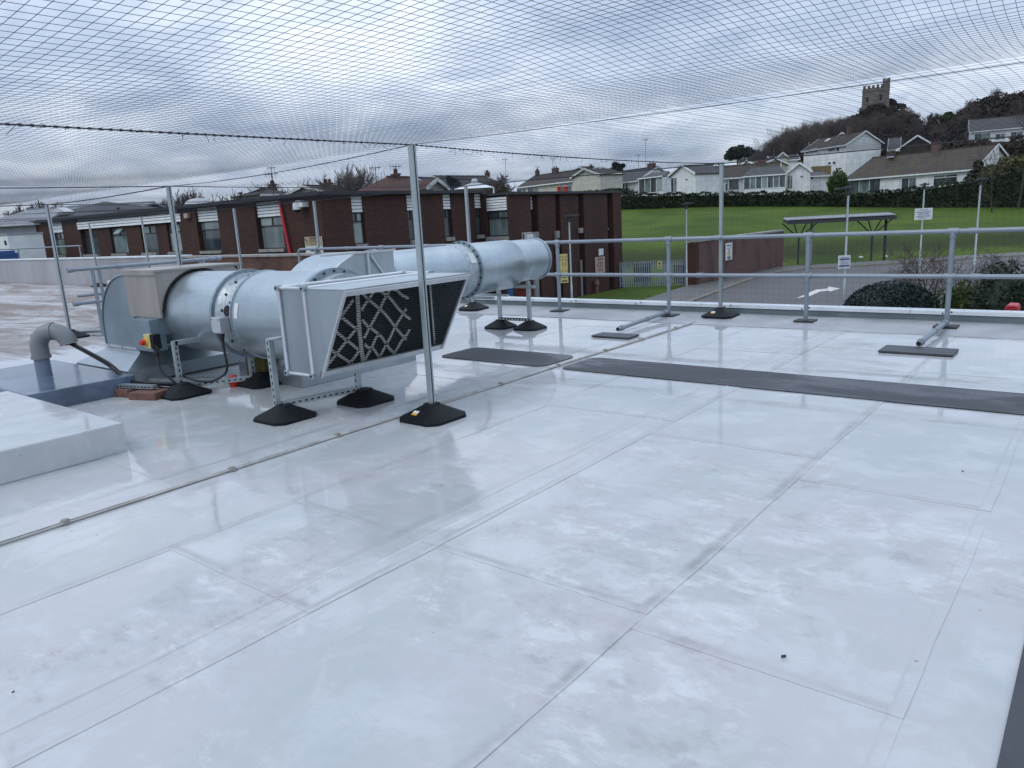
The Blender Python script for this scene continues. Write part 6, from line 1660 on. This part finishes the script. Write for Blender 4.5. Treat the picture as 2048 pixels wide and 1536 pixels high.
b = MB(); b.box((p.x - 6.05, 17.44, p.z + 0.752), (p.x + 0.8, 19.55, p.z + 0.84)); b.build('roof', M_RFELT, t)
p = ony(8, 525, 15.0); b = MB(); b.box((p.x - 4, 14.2, GZ), (p.x + 0.55, 15.6, p.z + 0.5)); b.box((p.x - 3.9, 14.25, p.z + 0.503), (p.x + 0.4, 15.5, p.z + 0.62)); tag(b.build('blue_container', M_BLUE, None, bevel=0.03), 'dark blue container low behind the parapet at the far left', 'container')
# white canopy, hedge top in front of it
c = at(950, 380, 58); t = thing('white_canopy', 'white pyramid canopy showing over the brick building roof', 'canopy', c)
b = MB(); hw = 1.45; zt = zpx(950, 363, 58); ze = zpx(950, 378, 58)
o = len(b.v); b.v += [tuple(c + RT_ * a * hw + FW_ * q * hw + UPV * (ze - c.z)) for a, q in ((-1, -1), (1, -1), (1, 1), (-1, 1))] + [tuple(c + UPV * (zt - c.z))]
for f in ((0, 1, 4), (1, 2, 4), (2, 3, 4), (3, 0, 4)): b.add(tuple(o + k for k in f))
b.build('canopy_top', M_TENT, t)
b = MB()
for a, q in ((-1, -1), (1, -1), (1, 1), (-1, 1)): b.tube([c + RT_ * a * hw * 0.97 + FW_ * q * hw * 0.97 + UPV * (ze - c.z), c + RT_ * a * hw * 0.97 + FW_ * q * hw * 0.97 + UPV * (GZ - c.z)], 0.05, 6)
b.lathe(c + UPV * (zt - c.z), (0, 0, 1), [(0, 0.25), (0.18, 0.2), (0.22, 0.05)], 8); b.build('canopy_frame', M_TENT, t)
def tree_leafy(name, label, px0, px1, ytop, ybot, D, m, n, size, seed, cat='tree', group=None, lumps=9, stretch=1.0):
    rng = np.random.default_rng(seed)
    c0 = at((px0 + px1) / 2, ybot, D); g = Vector((c0.x, c0.y, min(ground_z(c0.x, c0.y), c0.z)))
    t = thing(name, label, cat, g, group)
    wd = (px1 - px0) / FPX * D; zt = zpx((px0 + px1) / 2, ytop, D); zb = c0.z; h = zt - zb
    cs, rs = [], []
    for k in range(lumps):
        a = rng.uniform(0, 6.283); r = rng.random() ** 0.6 * 0.36; f = rng.random()
        cs.append((c0.x + RT_.x * math.cos(a) * wd * r + FW_.x * math.sin(a) * wd * r, c0.y + RT_.y * math.cos(a) * wd * r + FW_.y * math.sin(a) * wd * r, zb + h * (0.2 + 0.62 * f * (1 - r * 0.8))))
        q = rng.uniform(0.14, 0.26) * (1.2 - 0.4 * f); rs.append((wd * q, wd * q, h * rng.uniform(0.12, 0.22) * stretch))
    P = blob_points(cs, rs, n, rng, 0.35); V, Q = leaf_quads(P, size, rng); np_mesh('crown', V, Q, m, t)
    b = MB(); b.tube([g - UPV * 0.5, Vector((c0.x, c0.y, zb + h * 0.7))], [0.25, 0.08], 7)
    for k in range(min(5, lumps)): b.tube([Vector((c0.x, c0.y, zb + h * 0.2 * rng.random())), Vector(cs[k])], [0.10, 0.03], 5)
    b.build('trunk', M_BARK, t, smooth=60)
    return t
tree_leafy('conifer', 'small green conifer between the red roof and the canopy', 893, 920, 350, 376, 100, M_LDARK, 1200, 0.22, 51, stretch=1.4)
tree_leafy('garden_hedge', 'yellow green garden hedge on the brick building skyline', 1003, 1037, 378, 392, 110, M_LOLIVE, 900, 0.18, 52, cat='hedge')
tree_leafy('garden_hedge', 'dark garden hedge before the slate roof bungalow', 1160, 1270, 374, 396, 118, M_LDARK, 3500, 0.18, 53, cat='hedge', lumps=22)
tree_leafy('spiky_tree', 'dark spiky evergreen above the slate roof bungalow', 1222, 1256, 317, 348, 150, M_LDARK, 900, 0.3, 54)
tree_leafy('cedar', 'flat topped dark cedar left of the tower hill', 1445, 1506, 284, 322, 190, M_LDARK, 4200, 0.34, 55, lumps=14)
tree_leafy('garden_bush', 'rounded garden bush between the timber fence and the mossy brown roof', 1655, 1695, 332, 398, 116, M_LGREEN, 5200, 0.15, 56, cat='bush', lumps=34)
tree_leafy('conifer', 'dark evergreen among the roofs behind the left wing', 244, 300, 404, 430, 70, M_LDARK, 1500, 0.2, 57)
tree_leafy('green_tree', 'rounded green tree on the skyline right of the tower', 1872, 1932, 216, 268, 230, M_LGREEN, 3800, 0.42, 58)
tree_leafy('dark_tree', 'broad dark evergreen on the skyline at the right', 1945, 2026, 195, 262, 235, M_LDARK, 6000, 0.45, 59, lumps=13)
tree_leafy('dark_tree', 'low dark evergreen between the two skyline trees', 1922, 1952, 218, 262, 232, M_LDARK, 2000, 0.4, 60)
tree_leafy('dark_tree', 'brown dark tree at the very right of the skyline', 2015, 2100, 195, 262, 228, M_BRAMBLE, 4500, 0.4, 61)
tree_leafy('garden_shrub', 'tall olive green shrub mass behind the hedge at the right edge', 1960, 2090, 300, 372, 98, M_LOLIVE, 9000, 0.17, 62, cat='shrub', lumps=22)
tree_leafy('garden_shrub', 'dark green shrub by the sheeted gable end', 1935, 1990, 312, 372, 99, M_LHEDGE, 3500, 0.16, 63, cat='shrub')

# ------------------------------------------------------------------ tower on the wooded hill
TD = 285
c = at(1750, 222, TD); tw = 47 / FPX * TD
u = (RT_ * 0.89 - FW_ * 0.42).normalized(); v = Vector((-u.y, u.x, 0)); v = v if v.dot(FW_) > 0 else -v
t = thing('stone_tower', 'ruined square stone tower with battlements on top of the wooded hill', 'tower', c)
zt = zpx(1750, 183, TD); zb = c.z - 6
def sq(cn, hu, hv, z): return [Vector((cn.x, cn.y, z)) + u * a * hu + v * q * hv for a, q in ((-1, -1), (1, -1), (1, 1), (-1, 1))]
b = MB(); b.quadstrip([sq(c, tw * 0.515, tw * 0.5, zb), sq(c, tw * 0.485, tw * 0.47, zt)]); b.build('body', M_TREAD, t)
b = MB(); b.quadstrip([sq(c, tw * 0.50, tw * 0.485, zt - 0.25), sq(c, tw * 0.50, tw * 0.485, zt + 0.003)]); b.build('string_course', M_TREAD, t)
hp_ = 1.0; i = 0
rg = random.Random(9)
b = MB(); b.quadstrip([sq(c, tw * 0.487, tw * 0.47, zt + 0.004), sq(c, tw * 0.487, tw * 0.47, zt + 0.75)]); b.build('parapet', M_TREAD, t)
for f in (-0.42, -0.26, -0.10, 0.06, 0.22):
    for dv in (-0.46, 0.44):
        p = c + u * tw * f + v * tw * dv; b = MB(); b.obox(Vector((p.x, p.y, zt + 0.75 + 0.55)), u, v, UPV, tw * 0.052, 0.35, 0.55 * rg.uniform(0.75, 1.1)); b.build('merlon', M_TREAD, t, bevel=0.12)
p = c + u * tw * 0.36 - v * tw * 0.32; b = MB(); b.obox(Vector((p.x, p.y, (zt + zpx(1768, 163, TD)) / 2)), u, v, UPV, tw * 0.135, tw * 0.16, (zpx(1768, 163, TD) - zt) / 2 + 0.1); st = b.build('stair_turret', M_TREAD, t)
for f in (-0.09, 0.09):
    q = p + u * tw * f; b = MB(); b.obox(Vector((q.x, q.y, zpx(1768, 162, TD))), u, v, UPV, tw * 0.035, tw * 0.15, 0.25); b.build('merlon', M_TREAD, t)
for f, z0, hh in ((0.18, 198, 0.9), (-0.30, 200, 0.8)):
    p = c + u * tw * f - v * tw * 0.487; b = MB(); b.obox(Vector((p.x, p.y, zpx(1750, z0, TD))), u, v, UPV, 0.35, 0.10, hh); b.build('window_slit', M_TOWERD, t)
# undergrowth over the hill
rng = np.random.default_rng(11); pts = []
while len(pts) < 700:
    px = rng.uniform(1490, 2110); D = rng.uniform(150, 300)
    lo = 1530 + (D - 300) * -0.5
    if px < lo or (D < 200 and px < 1765): continue
    if 1938 < px < 2080 and 172 < D < 205: continue
    p = at(px, 300, D); z = ground_z(p.x, p.y)
    rad = rng.uniform(1.6, 3.6); hh_ = rng.uniform(1.2, 3.2) if D < 262 else rng.uniform(0.7, 1.5)
    q = rand_unit(rng, 100) * rng.uniform(0.7, 1.0, 100)[:, None]; q[:, 2] = np.abs(q[:, 2])
    pts.append(np.array([p.x, p.y, z - 0.2]) + q * np.array([rad, rad, hh_]))
for k in range(60):
    px = 1750 + 60 * rng.normal(); D = rng.uniform(262, 281)
    p = at(px, 300, D); z = ground_z(p.x, p.y); q = rand_unit(rng, 90); q[:, 2] = np.abs(q[:, 2]); pts.append(np.array([p.x, p.y, z - 0.2]) + q * np.array([2.2, 2.2, 1.3]))
pts = np.concatenate(pts)
V, Q = leaf_quads(np.array(pts), 0.42, rng); o = np_mesh('undergrowth', V, Q, M_BRAMBLE); o['kind'] = 'stuff'; o['label'] = 'dark brown undergrowth covering the tower hill'
# leafless trees on the hill: five grown shapes, each copied
protos = []
for k in range(5):
    protos.append(bare_tree('bare_tree', 'leafless tree in the wood on the tower hill', (0, 0, 0), 9.0, 100 + k, 'tree', 'leafless trees of the hill wood', wm=M_TWIGL if k % 2 else M_TWIG, spread=0.56, levels=4, r0=0.15, split=(3, 4), trunk_f=0.22, up=0.18, twig=0.02, nst=2, lean=0.3))
rg = random.Random(3); spots = []
for k in range(64):
    px = 1500 + 370 * (k + rg.random()) / 64; D = rg.uniform(215, 292)
    if 1700 < px < 1800: D = rg.uniform(232, 258)
    spots.append((px, D))
for k in range(22): spots.append((rg.uniform(1845, 2060), rg.uniform(205, 245)))
for k in range(20):
    q = rg.uniform(1640, 1840)
    spots.append((q, rg.uniform(262, 284) if abs(q - 1750) > 32 else rg.uniform(262, 272)))
for k in range(14): spots.append((rg.uniform(1490, 1600), rg.uniform(200, 240)))
SKX, SKY = [1490, 1530, 1580, 1610, 1700, 1722, 1750, 1785, 1830, 1855, 1900, 2060], [305, 280, 240, 230, 226, 226, 222, 220, 238, 256, 250, 245]
for i, (px, D) in enumerate(spots):
    p = at(px, 300, D); p.z = ground_z(p.x, p.y) - 0.3
    s = max(0.5, min(1.15, (zpx(px, np.interp(px, SKX, SKY) + rg.uniform(0, 14), D) - p.z) / 9.0))
    if i < 5: o = protos[i]; o.location = p
    else: o = dup(protos[i % 5], (0, 0, 0), 'leafless tree in the wood on the tower hill'); o.location = p
    o.rotation_euler = (0, 0, rg.uniform(0, 6.28)); o.scale = (s * rg.uniform(0.8, 1.1), s * rg.uniform(0.8, 1.1), s)
# leafless trees behind the town roofs
for i, (px, top, bot, D, sd_, sp, lab) in enumerate(((706, 322, 385, 75, 201, 0.42, 'large fan shaped leafless tree on the skyline left of the tall post'), (612, 345, 385, 78, 202, 0.5, 'twiggy leafless tree left of the fan shaped one'), (655, 348, 385, 82, 203, 0.5, 'small leafless tree between the two larger ones'),
        (388, 370, 415, 70, 204, 0.5, 'leafless tree behind the dome rooflight'), (430, 378, 412, 72, 205, 0.5, 'leafless bush right of the dome rooflight tree'), (525, 362, 390, 85, 206, 0.55, 'thin leafless tree behind the boarded window'), (95, 398, 425, 110, 207, 0.55, 'hazy leafless tree on the far left skyline'), (140, 400, 425, 112, 208, 0.55, 'second hazy leafless tree on the far left skyline'), (60, 405, 425, 111, 209, 0.55, 'leafless tree at the left end of the skyline'),
        (1010, 345, 378, 105, 210, 0.55, 'leafless tree above the canopy roofs'), (1868, 222, 262, 228, 211, 0.5, 'pale leafless tree left of the green skyline tree'))):
    p = at(px, bot, D); zt = zpx(px, top, D); g = min(p.z, ground_z(p.x, p.y)) if D < 200 else ground_z(p.x, p.y)
    bare_tree('bare_tree', lab, (p.x, p.y, g), zt - g, sd_, 'tree', None, wm=M_TWIGL if i == 0 else M_TWIG, spread=sp, levels=4, r0=0.11, split=(4, 5), trunk_f=0.2, nst=4 if i in (0, 3) else 2, lean=0.35, up=0.4, twig=0.03 if D < 100 else 0.04)
# pigeons? no: small aerials standing on the left wing
for i, (px, py0, py1, lab) in enumerate(((482, 386, 398, 'small aerial on the brick building roof beside the dome light'), (240, 432, 442, 'dark twin vent on the left wing roof'))):
    p0 = ony(px, py1, YL + 0.6); p0.z = ZR + 0.12; t = thing('roof_aerial', lab, 'aerial', p0)
    b = MB(); h = ony(px, py0, YL + 0.6).z - p0.z; h = max(h, 0.3); b.tube([p0, p0 + UPV * h], 0.025, 5); b.tube([p0 + UPV * h - Vector((0.15, 0, 0)), p0 + UPV * h * 0.95 + Vector((0.18, 0, 0))], 0.05, 5); b.build('mast', M_BLACK, t)
p0 = at(547, 385, 60); t = thing('tv_mast', 'tall thin aerial mast on the skyline above the left wing', 'aerial', p0)
aerial(t, p0 - UPV * 1.5, zpx(547, 348, 60) - p0.z + 1.5)
